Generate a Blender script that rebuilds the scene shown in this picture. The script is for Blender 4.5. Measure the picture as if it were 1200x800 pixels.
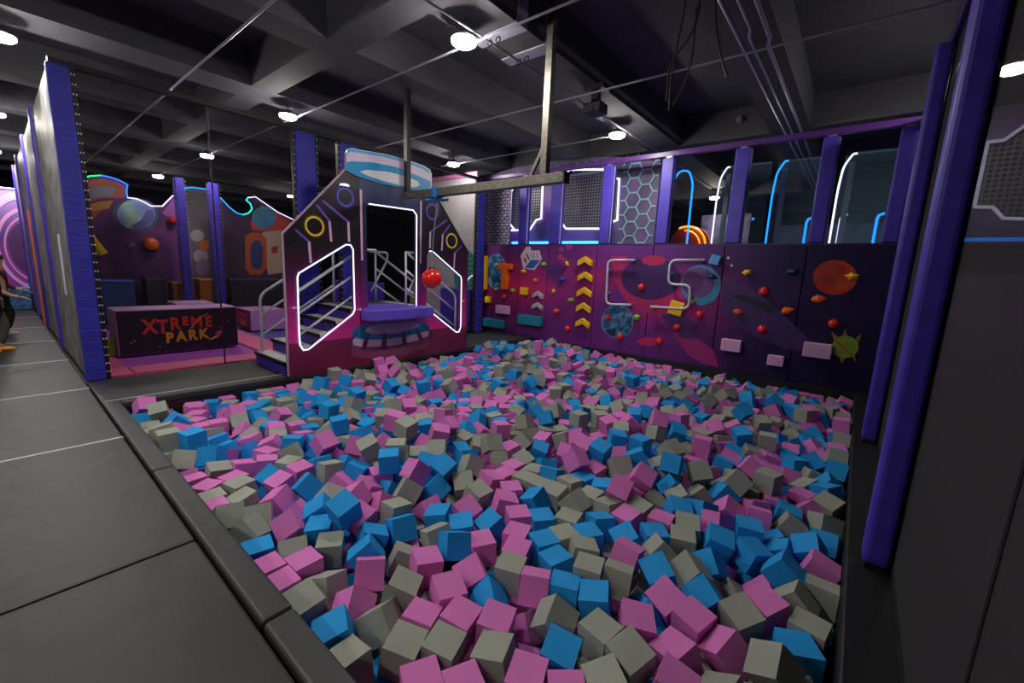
import bpy, bmesh, math, random
import numpy as np
from mathutils import Vector, Matrix, Euler
from mathutils.geometry import tessellate_polygon

for o in list(bpy.data.objects):
    bpy.data.objects.remove(o)
S = bpy.context.scene
C = S.collection
random.seed(7)

# ------------------------------------------------------------------ camera, world, exposure
CAM_H = 1.55
FPX = 493.0                                   # focal length in pixels of a 1200 wide frame
yaw, pitch, roll = (math.radians(a) for a in (39.03, 9.72, 2.5))
_f = np.array([-math.sin(yaw)*math.cos(pitch), math.cos(yaw)*math.cos(pitch), -math.sin(pitch)])
_r0 = np.array([math.cos(yaw), math.sin(yaw), 0.0])
_u0 = np.cross(_r0, _f)
_r = _r0*math.cos(roll) + _u0*math.sin(roll)
_u = np.cross(_r, _f)
RM = np.stack([_r, _u, -_f], 1)
ORG = np.array([0, 0, CAM_H])
cd = bpy.data.cameras.new('camera'); cam = bpy.data.objects.new('camera', cd); C.objects.link(cam)
cd.sensor_width = 36; cd.lens = FPX/1200*36; cd.clip_start = 0.02; cd.clip_end = 200
m = Matrix([list(RM[i]) + [ORG[i]] for i in range(3)] + [[0, 0, 0, 1]])
cam.matrix_world = m
S.camera = cam

w = bpy.data.worlds.new('world'); S.world = w; w.use_nodes = True
bg = w.node_tree.nodes['Background']
bg.inputs[0].default_value = (0, 0, 0, 1); bg.inputs[1].default_value = 0.0      # closed hall: no sky
S.view_settings.view_transform = 'Standard'; S.view_settings.look = 'None'
S.view_settings.gamma = 1; S.view_settings.use_curve_mapping = False
S.view_settings.exposure = 0.0
LAMP_W = 330.0                                 # emission strength of a ceiling lamp diffuser

# photograph measurements -> points on real planes of the place
def ray(px, py): return RM @ np.array([px-600, 400-py, -FPX])
def onx(px, py, x): r = ray(px, py); return Vector(r*(x/r[0]) + ORG)
def ony(px, py, y): r = ray(px, py); return Vector(r*(y/r[1]) + ORG)
def onz(px, py, z): r = ray(px, py); return Vector(r*((z-CAM_H)/r[2]) + ORG)

# ------------------------------------------------------------------ materials
def srgb(c):
    return tuple(((v/255)/12.92 if v/255 <= 0.04045 else ((v/255+0.055)/1.055)**2.4) for v in c)
MATS = {}
def mat(name, col, rough=0.5, metal=0.0, spec=0.5, var=0.0, vscale=4.0, bump=0.0, bscale=30.0, coat=0.0, stretch=None):
    if name in MATS: return MATS[name]
    mt = bpy.data.materials.new(name); mt.use_nodes = True; MATS[name] = mt
    nt = mt.node_tree; b = nt.nodes['Principled BSDF']
    c = srgb(col)
    b.inputs['Base Color'].default_value = (*c, 1); b.inputs['Roughness'].default_value = rough
    b.inputs['Metallic'].default_value = metal; b.inputs['Specular IOR Level'].default_value = spec
    b.inputs['Coat Weight'].default_value = coat
    if var or bump:
        g = nt.nodes.new('ShaderNodeNewGeometry')
        vec = g.outputs['Position']
        if stretch:
            mp = nt.nodes.new('ShaderNodeMapping'); mp.inputs['Scale'].default_value = stretch
            nt.links.new(vec, mp.inputs['Vector']); vec = mp.outputs['Vector']
        if var:
            n = nt.nodes.new('ShaderNodeTexNoise'); n.inputs['Scale'].default_value = vscale; n.inputs['Detail'].default_value = 5
            nt.links.new(vec, n.inputs['Vector'])
            r = nt.nodes.new('ShaderNodeValToRGB')
            r.color_ramp.elements[0].position = 0.3; r.color_ramp.elements[1].position = 0.7
            r.color_ramp.elements[0].color = (*[v*(1-var) for v in c], 1); r.color_ramp.elements[1].color = (*[min(1, v*(1+var)) for v in c], 1)
            nt.links.new(n.outputs['Fac'], r.inputs['Fac']); nt.links.new(r.outputs['Color'], b.inputs['Base Color'])
        if bump:
            n2 = nt.nodes.new('ShaderNodeTexNoise'); n2.inputs['Scale'].default_value = bscale; n2.inputs['Detail'].default_value = 3
            nt.links.new(vec, n2.inputs['Vector'])
            bp = nt.nodes.new('ShaderNodeBump'); bp.inputs['Strength'].default_value = bump; bp.inputs['Distance'].default_value = 0.02
            nt.links.new(n2.outputs['Fac'], bp.inputs['Height']); nt.links.new(bp.outputs['Normal'], b.inputs['Normal'])
    return mt
def emis(name, col, strength):
    if name in MATS: return MATS[name]
    mt = bpy.data.materials.new(name); mt.use_nodes = True; MATS[name] = mt
    b = mt.node_tree.nodes['Principled BSDF']
    b.inputs['Base Color'].default_value = (*srgb(col), 1)
    b.inputs['Emission Color'].default_value = (*srgb(col), 1); b.inputs['Emission Strength'].default_value = strength
    return mt
def net_mat(name, col, opacity):
    mt = bpy.data.materials.new(name); mt.use_nodes = True; MATS[name] = mt
    nt = mt.node_tree; nt.nodes.clear()
    o = nt.nodes.new('ShaderNodeOutputMaterial'); mx = nt.nodes.new('ShaderNodeMixShader')
    t = nt.nodes.new('ShaderNodeBsdfTransparent'); d = nt.nodes.new('ShaderNodeBsdfDiffuse')
    d.inputs[0].default_value = (*srgb(col), 1); mx.inputs[0].default_value = opacity
    nt.links.new(t.outputs[0], mx.inputs[1]); nt.links.new(d.outputs[0], mx.inputs[2]); nt.links.new(mx.outputs[0], o.inputs[0])
    return mt
def ramp_mat(name, axis, stops, rough=0.45, noise=0.0, nscale=1.5, coat=0.0):
    """printed colour ramp along a world axis (stops: world coordinate -> colour)"""
    mt = bpy.data.materials.new(name); mt.use_nodes = True; MATS[name] = mt
    nt = mt.node_tree; b = nt.nodes['Principled BSDF']; b.inputs['Roughness'].default_value = rough
    b.inputs['Coat Weight'].default_value = coat
    g = nt.nodes.new('ShaderNodeNewGeometry'); sp = nt.nodes.new('ShaderNodeSeparateXYZ'); nt.links.new(g.outputs['Position'], sp.inputs[0])
    mr = nt.nodes.new('ShaderNodeMapRange'); a0, a1 = stops[0][0], stops[-1][0]
    mr.inputs['From Min'].default_value = a0; mr.inputs['From Max'].default_value = a1
    src = sp.outputs[axis]
    if noise:
        n = nt.nodes.new('ShaderNodeTexNoise'); n.inputs['Scale'].default_value = nscale; n.inputs['Detail'].default_value = 3
        nt.links.new(g.outputs['Position'], n.inputs['Vector'])
        mm = nt.nodes.new('ShaderNodeMath'); mm.operation = 'MULTIPLY_ADD'; mm.inputs[1].default_value = noise
        nt.links.new(n.outputs['Fac'], mm.inputs[0]); nt.links.new(src, mm.inputs[2])
        ad = nt.nodes.new('ShaderNodeMath'); ad.operation = 'SUBTRACT'; ad.inputs[1].default_value = noise/2
        nt.links.new(mm.outputs[0], ad.inputs[0]); src = ad.outputs[0]
    nt.links.new(src, mr.inputs['Value'])
    r = nt.nodes.new('ShaderNodeValToRGB'); cr = r.color_ramp
    while len(cr.elements) > 1: cr.elements.remove(cr.elements[-1])
    for i, (p, c) in enumerate(stops):
        e = cr.elements[0] if i == 0 else cr.elements.new((p-a0)/(a1-a0))
        e.position = (p-a0)/(a1-a0); e.color = (*srgb(c), 1)
    nt.links.new(mr.outputs[0], r.inputs[0]); nt.links.new(r.outputs[0], b.inputs['Base Color'])
    return mt
def blotch_mat(name, stops, scale=3.0, rough=0.5, detail=6, distort=1.0):
    mt = bpy.data.materials.new(name); mt.use_nodes = True; MATS[name] = mt
    nt = mt.node_tree; b = nt.nodes['Principled BSDF']; b.inputs['Roughness'].default_value = rough
    g = nt.nodes.new('ShaderNodeNewGeometry')
    n = nt.nodes.new('ShaderNodeTexNoise'); n.inputs['Scale'].default_value = scale; n.inputs['Detail'].default_value = detail
    n.inputs['Distortion'].default_value = distort
    nt.links.new(g.outputs['Position'], n.inputs['Vector'])
    r = nt.nodes.new('ShaderNodeValToRGB'); cr = r.color_ramp
    while len(cr.elements) > 1: cr.elements.remove(cr.elements[-1])
    for i, (p, c) in enumerate(stops):
        e = cr.elements[0] if i == 0 else cr.elements.new(p)
        e.position = p; e.color = (*srgb(c), 1)
    nt.links.new(n.outputs['Fac'], r.inputs[0]); nt.links.new(r.outputs[0], b.inputs['Base Color'])
    return mt

# ------------------------------------------------------------------ mesh helpers
class MB:
    def __init__(s): s.v = []; s.f = []
    def box(s, a, b):
        n = len(s.v)
        s.v += [Vector((x, y, z)) for x in (a[0], b[0]) for y in (a[1], b[1]) for z in (a[2], b[2])]
        s.f += [tuple(n+i for i in q) for q in ((0,1,3,2),(4,6,7,5),(0,4,5,1),(2,3,7,6),(0,2,6,4),(1,5,7,3))]
        return s
    def tube(s, pts, r, n=8, cap=True):
        pts = [Vector(p) for p in pts]; base = len(s.v); up = None
        for i, p in enumerate(pts):
            a = (p-pts[i-1]).normalized() if i > 0 else None
            b = (pts[i+1]-p).normalized() if i < len(pts)-1 else None
            t = (a+b).normalized() if a and b and (a+b).length > 1e-6 else (a or b)
            if up is None:
                up = Vector((0, 0, 1)) if abs(t.z) < 0.9 else Vector((1, 0, 0))
            e1 = t.cross(up).normalized(); e2 = e1.cross(t).normalized(); up = e2
            k = 1.0
            if a and b: k = min(1.6, 1/max(0.3, math.cos(a.angle(b)/2)))
            for j in range(n):
                q = 2*math.pi*(j+.5)/n
                s.v.append(p + (e1*math.cos(q) + e2*math.sin(q))*r*k)
        for i in range(len(pts)-1):
            for j in range(n):
                k = (j+1) % n
                s.f.append((base+i*n+j, base+i*n+k, base+(i+1)*n+k, base+(i+1)*n+j))
        if cap:
            s.f.append(tuple(base+j for j in range(n))[::-1]); s.f.append(tuple(base+(len(pts)-1)*n+j for j in range(n)))
        return s
    def prism(s, poly, ext, holes=()):
        """poly: list of 3D points on a plane; ext: extrusion vector"""
        loops = [[Vector(p) for p in poly]] + [[Vector(p) for p in h] for h in holes]
        tri = tessellate_polygon(loops); flat = [p for l in loops for p in l]
        n = len(s.v); k = len(flat); e = Vector(ext)
        s.v += flat + [p+e for p in flat]
        for t in tri:
            s.f.append(tuple(n+i for i in t)); s.f.append(tuple(n+k+i for i in t[::-1]))
        o = 0
        for l in loops:
            for i in range(len(l)):
                j = (i+1) % len(l); s.f.append((n+o+i, n+o+j, n+k+o+j, n+k+o+i))
            o += len(l)
        return s
    def poly(s, pts):
        n = len(s.v); s.v += [Vector(p) for p in pts]; s.f.append(tuple(range(n, n+len(pts)))); return s
    def lathe(s, prof, c, axis=(0, 0, 1), n=20):
        """prof: (radius, height) list along axis from c"""
        ax = Vector(axis).normalized(); up = Vector((0, 0, 1)) if abs(ax.z) < .9 else Vector((1, 0, 0))
        e1 = ax.cross(up).normalized(); e2 = ax.cross(e1); c = Vector(c); b = len(s.v)
        for r, h in prof:
            for j in range(n):
                q = 2*math.pi*j/n; s.v.append(c + ax*h + (e1*math.cos(q)+e2*math.sin(q))*max(r, 1e-4))
        for i in range(len(prof)-1):
            for j in range(n):
                k = (j+1) % n; s.f.append((b+i*n+j, b+i*n+k, b+(i+1)*n+k, b+(i+1)*n+j))
        s.f.append(tuple(b+j for j in range(n))[::-1]); s.f.append(tuple(b+(len(prof)-1)*n+j for j in range(n)))
        return s

def wloc(o):
    v = Vector((0, 0, 0))
    while o: v += o.location; o = o.parent
    return v
def tag(o, label=None, cat=None, group=None, kind=None):
    if label: o['label'] = label
    if cat: o['category'] = cat
    if group: o['group'] = group
    if kind: o['kind'] = kind
    return o
def thing(name, loc, label, cat, group=None, kind=None):
    o = bpy.data.objects.new(name, None); C.objects.link(o); o.location = loc; o.empty_display_size = .1
    return tag(o, label, cat, group, kind)
def mk(name, mb, mt, parent=None, label=None, cat=None, group=None, kind=None, bevel=0.0, segs=2, smooth=False, weld=True):
    bm = bmesh.new()
    lo = Vector([min(v[i] for v in mb.v) for i in range(3)]); hi = Vector([max(v[i] for v in mb.v) for i in range(3)])
    c = (lo+hi)/2
    if not parent: c.z = lo.z
    vs = [bm.verts.new(v-c) for v in mb.v]
    for f in mb.f:
        try: bm.faces.new([vs[i] for i in f])
        except ValueError: pass
    if weld: bmesh.ops.recalc_face_normals(bm, faces=bm.faces[:])
    if bevel:
        ed = [e for e in bm.edges if len(e.link_faces) == 2 and e.calc_face_angle(0) > 0.6]
        bmesh.ops.bevel(bm, geom=ed, offset=bevel, segments=segs, affect='EDGES', profile=.5, clamp_overlap=True)
    me = bpy.data.meshes.new(name); bm.to_mesh(me); bm.free()
    if smooth:
        for p in me.polygons: p.use_smooth = True
    me.materials.append(mt)
    o = bpy.data.objects.new(name, me); C.objects.link(o)
    if parent:
        o.parent = parent; o.location = c - wloc(parent)
    else: o.location = c
    return tag(o, label, cat, group, kind)
def B(a, b): return MB().box(a, b)
def arc(c, r, a0, a1, n, e1, e2):
    c = Vector(c); e1 = Vector(e1); e2 = Vector(e2)
    return [c + e1*(r*math.cos(a0+(a1-a0)*i/n)) + e2*(r*math.sin(a0+(a1-a0)*i/n)) for i in range(n+1)]
def roundpath(pts, r, n=5, closed=False):
    pts = [Vector(p) for p in pts]; out = []; L = len(pts)
    for i, p in enumerate(pts):
        if not closed and i in (0, L-1): out.append(p); continue
        a = pts[i-1]-p; b = pts[(i+1) % L]-p; d = min(r, a.length*.45, b.length*.45)
        s0 = p+a.normalized()*d; s1 = p+b.normalized()*d
        for k in range(n+1):
            t = k/n; out.append(s0*(1-t)**2 + p*2*t*(1-t) + s1*t*t)
    if closed: out.append(out[0].copy())
    return out
def ell_px(fn, plane, cx, cy, rx, ry, n=28, rot=0):
    cr, sr = math.cos(rot), math.sin(rot); o = []
    for i in range(n):
        a = 2*math.pi*i/n; u, v = rx*math.cos(a), ry*math.sin(a)
        o.append(fn(cx+u*cr-v*sr, cy+u*sr+v*cr, plane))
    return o
def text_mesh(txt, size, bold=0.0):
    cu = bpy.data.curves.new('t', 'FONT'); cu.body = txt; cu.size = size; cu.offset = bold; cu.align_x = 'CENTER'; cu.align_y = 'CENTER'
    cu.resolution_u = 3
    to = bpy.data.objects.new('t', cu); C.objects.link(to)
    me = bpy.data.meshes.new_from_object(to.evaluated_get(bpy.context.evaluated_depsgraph_get()))
    vs = [v.co.copy() for v in me.vertices]; fs = [tuple(p.vertices) for p in me.polygons]
    bpy.data.objects.remove(to); bpy.data.curves.remove(cu); bpy.data.meshes.remove(me)
    return vs, fs
def text_on(name, txt, size, origin, e1, e2, mt, parent, bold=0.0, sx=1.0):
    vs, fs = text_mesh(txt, size, bold); mb = MB(); o = Vector(origin); e1 = Vector(e1); e2 = Vector(e2)
    mb.v = [o + e1*v.x*sx + e2*v.y for v in vs]; mb.f = fs
    return mk(name, mb, mt, parent)

# ------------------------------------------------------------------ material set
VINYL = mat('grey_vinyl', (44, 44, 46), .5, spec=.4, var=.15, vscale=1.5, bump=.55, bscale=3.5)
CURB = mat('curb_vinyl', (46, 46, 48), .5, var=.12, vscale=2, bump=.25, bscale=9)
DECK = mat('deck_vinyl', (50, 50, 53), .5, var=.15, vscale=2, bump=.15, bscale=8)
BLACK = mat('black_vinyl', (20, 20, 23), .55)
SEAM = mat('seam_white', (190, 190, 192), .5)
PURPLE = mat('purple_pad', (66, 50, 166), .45, spec=.4, var=.12, vscale=3, bump=.2, bscale=6, stretch=(1, 1, 3))
BLUEPAD = mat('blue_pad', (54, 52, 176), .4, var=.15, vscale=2, bump=.5, bscale=7, stretch=(1, 1, 6))
RAILP = mat('plum_rail', (84, 40, 120), .35)
STEEL = mat('grey_steel', (150, 152, 160), .35, metal=.7)
TUBE = mat('silver_tube', (205, 205, 216), .35, metal=.1)
DSTEEL = mat('dark_steel', (104, 100, 94), .45, metal=.6, var=.3, vscale=20)
BLKM = mat('black_metal', (14, 14, 15), .45)
CONC = mat('ceiling_concrete', (80, 79, 86), .85, var=.12, vscale=2)
SLAB = mat('slab_concrete', (80, 79, 86), .9, var=.12, vscale=2)
COND = mat('conduit', (150, 150, 165), .4, metal=.3)
NET = net_mat('black_net', (34, 31, 36), .30)
NETL = net_mat('light_net', (30, 30, 36), .10)
LED_W = emis('led_white', (222, 222, 255), 1.8)
LED_B = emis('led_blue', (14, 130, 255), 2.6)
LED_C = emis('led_teal', (20, 220, 190), 4.0)
LED_O = emis('led_orange', (255, 160, 30), 1.6)
LED_SB = emis('led_sill_blue', (50, 130, 255), 5.0)
YEL = mat('yellow_hold', (240, 190, 20), .4)
ORG_ = mat('orange_hold', (240, 100, 15), .4)
RED = mat('red_hold', (225, 35, 40), .35)
GRN = mat('green_hold', (120, 185, 50), .4)
BLU = mat('blue_hold', (40, 70, 190), .4)
DBLU = mat('dark_blue_hold', (20, 40, 100), .4)
TEAL = mat('teal_hold', (15, 125, 150), .45)
PINKB = mat('pale_pink_block', (214, 165, 205), .5)
GREYH = mat('grey_hold', (170, 165, 175), .5)
WHT = mat('white_print', (215, 205, 225), .5)

# ------------------------------------------------------------------ STRUCTURE
PX0, PX1, PY0, PY1 = -5.75, 0.15, 0.705, 7.8      # pit opening
fl = MB()
fl.box((-24, -4, -.3), (6, .565, -.06)).box((-24, .565, -.3), (PX0-.1, 20, -.06)).box((PX0-.1, PY1+.05, -.3), (6, 20, -.06)).box((PX1+.02, .565, -.3), (6, PY1+.05, -.06))
floor = mk('floor', fl, mat('floor_concrete', (50, 50, 54), .8), kind='structure')
xs = [0.5, -0.72, -2.65, -4.68, -6.66, -8.62, -10.6, -12.6, -14.6, -16.6]
for i in range(len(xs)-1):
    for (ya, yb) in ((-2.6, .56),):
        mk('mat', B((xs[i+1]+.006, ya, -.06), (xs[i]-.006, yb, 0)), VINYL, floor, bevel=.014)
    if i >= 2: mk('seam_strip', B((xs[i+1]-.012, -2.6, -.05), (xs[i+1]+.012, .56, .002)), SEAM, floor)
cj = [PX1+.05, -1.77, -3.73, PX0-.14]
for i in range(3):
    mk('curb_pad', B((cj[i+1]+.003, .572, -.06), (cj[i]-.003, PY0, .018)), CURB, floor, bevel=.02, segs=3)
# deck beside the pit under the tower
ds = [.572, 2.35, 4.3, 6.2, 7.8]
for i in range(4):
    mk('deck_mat', B((-7.02, ds[i]+.004, -.06), (PX0-.155, ds[i+1]-.004, 0)), DECK, floor, bevel=.01)
    mk('curb_pad', B((PX0-.15, max(ds[i], PY0)+.003, -.06), (PX0, ds[i+1]-.003, .012)), CURB, floor, bevel=.015)
mk('seam_strip', B((PX0-.165, .6, -.02), (PX0-.152, 2.35, .013)), SEAM, floor)
for a, b in ((PY0, 3.0), (3.0, 5.3), (5.3, 7.79)):
    mk('curb_pad', B((PX1, a+.003, -.06), (.36, b-.003, .012)), BLACK, floor, bevel=.012)
pl = MB()
pl.box((PX0-.1, PY0-.1, -1.0), (PX1+.02, PY1+.05, -.92))
pl.box((PX0-.1, PY0-.1, -.92), (PX0, PY1+.05, -.06)).box((PX1, PY0, -.92), (PX1+.02, PY1, -.06))
pl.box((PX0, PY0-.1, -.92), (PX1+.02, PY0, -.06)).box((PX0, PY1, -.92), (PX1+.02, PY1+.05, 0.0))
mk('floor_pit', pl, BLACK, kind='structure')

# ceiling
ZB, ZS = 4.05, 4.57
ceil = mk('ceiling', B((-26, -6, ZS), (7, 22, ZS+.15)), SLAB, kind='structure')
for a, b in ((-7.95, -7.35), (-5.53, -5.10), (-3.73, -3.10), (-1.55, -1.0), (.9, 1.4), (-10.5, -10.0), (-12.9, -12.4), (-15.3, -14.8), (-17.7, -17.2), (-20.1, -19.6), (-22.5, -22), (3.2, 3.7)):
    mk('beam', B((a, -6, ZB), (b, 22, ZS)), CONC, ceil)
for a, b in ((2.70, 3.06), (8.75, 9.15), (-3.2, -2.8), (14.6, 15.0), (19.0, 19.4)):
    mk('beam', B((-26, a, ZB+.002), (7, b, ZS)), CONC, ceil)
# far ends of the hall
DARKW = mat('dark_wall', (30, 30, 38), .8)
mk('wall_far', B((-26, 20, -.3), (7, 20.2, ZS)), DARKW, kind='structure')
mk('wall_side', B((6, -6, -.3), (6.2, 20, ZS)), DARKW, kind='structure')
mk('wall_left', B((-26, -6, -.3), (-25.8, 20, ZS)), DARKW, kind='structure')

# ------------------------------------------------------------------ climbing wall
YB = 7.8
WALLM = bpy.data.materials.new('space_mural'); WALLM.use_nodes = True
def build_wall_mat(mt):
    nt = mt.node_tree; b = nt.nodes['Principled BSDF']; b.inputs['Roughness'].default_value = .5; b.inputs['Specular IOR Level'].default_value = .3
    g = nt.nodes.new('ShaderNodeNewGeometry'); sp = nt.nodes.new('ShaderNodeSeparateXYZ'); nt.links.new(g.outputs['Position'], sp.inputs[0])
    mr = nt.nodes.new('ShaderNodeMapRange'); mr.inputs['From Min'].default_value = -7.4; mr.inputs['From Max'].default_value = .4
    nt.links.new(sp.outputs['X'], mr.inputs['Value'])
    def ramp(stops):
        r = nt.nodes.new('ShaderNodeValToRGB'); cr = r.color_ramp
        while len(cr.elements) > 1: cr.elements.remove(cr.elements[-1])
        for i, (p, c) in enumerate(stops):
            e = cr.elements[0] if i == 0 else cr.elements.new(p)
            e.position = p; e.color = (*srgb(c), 1)
        return r
    hi = ramp([(0, (120, 25, 85)), (.14, (190, 30, 95)), (.3, (205, 40, 120)), (.45, (185, 35, 105)), (.6, (195, 35, 115)), (.70, (130, 30, 110)), (.78, (60, 25, 85)), (1, (40, 20, 75))])
    lo = ramp([(0, (70, 25, 85)), (.2, (95, 35, 110)), (.4, (105, 40, 125)), (.6, (90, 38, 120)), (.74, (55, 20, 88)), (.82, (30, 12, 66)), (1, (20, 9, 58))])
    for r in (hi, lo): nt.links.new(mr.outputs[0], r.inputs[0])
    n = nt.nodes.new('ShaderNodeTexNoise'); n.inputs['Scale'].default_value = .75; n.inputs['Detail'].default_value = 2; n.inputs['Distortion'].default_value = .8
    nt.links.new(g.outputs['Position'], n.inputs['Vector'])
    # vertical weight: crimson strongest in the middle heights
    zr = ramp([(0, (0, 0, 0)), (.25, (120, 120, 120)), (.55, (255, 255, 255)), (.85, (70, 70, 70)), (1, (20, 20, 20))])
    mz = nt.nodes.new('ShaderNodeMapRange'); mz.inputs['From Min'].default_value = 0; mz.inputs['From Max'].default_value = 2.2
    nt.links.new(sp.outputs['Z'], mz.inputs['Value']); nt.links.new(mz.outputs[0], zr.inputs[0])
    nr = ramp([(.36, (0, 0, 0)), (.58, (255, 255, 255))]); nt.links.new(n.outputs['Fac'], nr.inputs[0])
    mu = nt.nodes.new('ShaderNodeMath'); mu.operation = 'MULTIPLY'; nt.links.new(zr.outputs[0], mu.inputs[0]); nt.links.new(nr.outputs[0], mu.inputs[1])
    mx = nt.nodes.new('ShaderNodeMix'); mx.data_type = 'RGBA'
    nt.links.new(mu.outputs[0], mx.inputs[0]); nt.links.new(lo.outputs[0], mx.inputs[6]); nt.links.new(hi.outputs[0], mx.inputs[7])
    nt.links.new(mx.outputs[2], b.inputs['Base Color'])
build_wall_mat(WALLM)
wb = mk('wall_back', B((-7.36, YB+.04, 0), (.33, YB+.12, 2.08)), BLACK, kind='structure')
sx = [-7.36, -6.22, -5.40, -4.21, -3.05, -1.83, -.69, .33]
for i in range(7):
    mk('panel', B((sx[i]+.006, YB, .0), (sx[i+1]-.006, YB+.045, 2.10)), WALLM, wb, bevel=.006, segs=1)
mk('sill', B((-7.4, YB, 2.10), (.34, YB+.2, 2.125)), mat('sill', (40, 28, 70), .4), wb)
layer = [0]
def decal(name, pts, mt, parent, n=Vector((0, -1, 0)), base=.002):
    layer[0] += 1
    off = n*(base + .00014*layer[0])
    return mk(name, MB().poly([p+off for p in pts]), mt, parent)
def pdec(name, pts, col, parent=wb, fn=ony, plane=YB, n=Vector((0, -1, 0))):
    mt = col if not isinstance(col, tuple) else mat('print_%d_%d_%d' % col, col, .42)
    return decal(name, [fn(x, y, plane) for x, y in pts], mt, parent, n)
def edec(name, cx, cy, rx, ry, col, parent=wb, fn=ony, plane=YB, n=Vector((0, -1, 0)), rot=0):
    mt = col if not isinstance(col, tuple) else mat('print_%d_%d_%d' % col, col, .42)
    return decal(name, ell_px(fn, plane, cx, cy, rx, ry, rot=rot), mt, parent, n)
EARTH = blotch_mat('globe_print', [(.3, (8, 30, 66)), (.48, (26, 80, 128)), (.6, (90, 150, 180)), (.72, (20, 62, 105))], 6, .45)
REDPL = blotch_mat('red_planet_print', [(.3, (110, 22, 20)), (.5, (170, 40, 20)), (.7, (205, 75, 25))], 2.2, .45)
# printed motifs of the mural
pdec('printed_swirl', [(716, 300), (735, 300), (741, 330), (760, 352), (800, 358), (802, 374), (770, 372), (735, 354), (720, 330)], (165, 34, 95)); edec('printed_planet', 763, 326, 35, 25, (60, 24, 92)); edec('printed_planet', 766, 305, 14, 6, (170, 30, 85))
edec('printed_planet', 651, 316, 10.5, 8, (80, 30, 110)); edec('printed_spot', 759, 400, 12, 5, (190, 35, 90))
edec('printed_spot', 658, 292, 3, 3, (150, 60, 140)); edec('printed_spot', 667, 289, 4, 4, (150, 50, 130)); edec('printed_spot', 662, 305, 3, 3, (160, 50, 130)); edec('printed_spot', 657, 301, 3.5, 3.5, (165, 50, 125))
pdec('printed_swirl', [(847, 333), (862, 331), (893, 346), (920, 370), (950, 400), (953, 412), (920, 409), (884, 394), (856, 374), (844, 361)], (60, 30, 95))
pdec('printed_swirl', [(858, 346), (872, 345), (900, 356), (910, 362), (905, 368), (880, 357), (862, 350)], (28, 16, 50))
pdec('printed_swirl', [(788, 390), (800, 390), (820, 398), (836, 410), (842, 430), (826, 427), (806, 416)], (150, 34, 112))
pdec('printed_swirl', [(776, 368), (800, 366), (816, 380), (818, 398), (800, 396), (775, 372)], (72, 34, 105))
edec('printed_globe_rim', 582, 318, 12.3, 20.8, (96, 140, 170)); edec('printed_globe_rim', 723.7, 376.6, 18.8, 19.6, (96, 150, 185)); edec('printed_globe', 582, 318, 11.5, 20, EARTH); edec('printed_globe', 723.7, 376.6, 18, 18.8, EARTH)
edec('printed_ring_planet', 821.4, 334, 23.5, 23.5, (52, 130, 175)); edec('printed_ring_planet', 818.5, 331, 19, 18, (96, 62, 130)); edec('printed_planet_shade', 812, 330, 12, 12, (88, 40, 112))
edec('printed_red_planet', 978.5, 325, 26, 20.5, REDPL); edec('printed_planet_shade', 972, 328, 10, 7, (140, 32, 22)); edec('printed_planet_shade', 986, 316, 6, 4, (140, 34, 22)); edec('printed_planet_shade', 962, 316, 5, 2.5, (150, 44, 26)); edec('printed_planet_shade', 988, 336, 6, 3, (196, 78, 36))
for x, y in ((853.5, 302), (857.5, 311)): edec('printed_star', x, y, 1.5, 1.5, (200, 190, 200))
GMON = (132, 160, 40)
for pts in ([(1003, 396), (1010, 390), (1006, 402)], [(975, 410), (968, 418), (979, 415)], [(974, 388), (984, 396), (978, 400)], [(987, 395), (990, 385), (994, 395)], [(983, 416), (986, 426), (992, 417)], [(996, 414), (1003, 424), (1001, 411)]):
    pdec('printed_spike', pts, (150, 110, 40))
edec('printed_monster', 990.5, 406, 15.6, 13, GMON); edec('printed_monster_shade', 994, 408, 9, 8, (110, 150, 30)); pdec('printed_monster_mark', [(976, 396), (979, 395), (996, 412), (1001, 417), (998, 418), (985, 407)], (150, 110, 30))
edec('printed_glow', 600, 339, 8, 10, (185, 140, 130)) if False else None
# cubic sign printed on the wall: white outlined cube with a blue face
cs = lambda pts: [(595+x/18.46, 285+y/18.46) for x, y in pts]
pdec('printed_cube_sign', cs([(275, 270), (410, 70), (490, 70), (520, 160), (690, 150), (745, 340), (585, 575), (345, 545)]), (205, 180, 205))
pdec('printed_cube_face', cs([(370, 530), (510, 355), (715, 360), (560, 545)]), (25, 85, 160))
for q in ([(345, 330), (385, 305), (420, 420), (390, 440)], [(400, 230), (425, 205), (480, 340), (450, 370)]):
    pdec('printed_letter', cs(q), (125, 45, 60))
for q in ([(500, 200), (520, 190), (530, 330), (510, 330)], [(560, 200), (585, 195), (585, 330), (560, 335)], [(620, 195), (640, 190), (665, 325), (640, 330)]):
    pdec('printed_letter', cs(q), (120, 120, 125))

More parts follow.
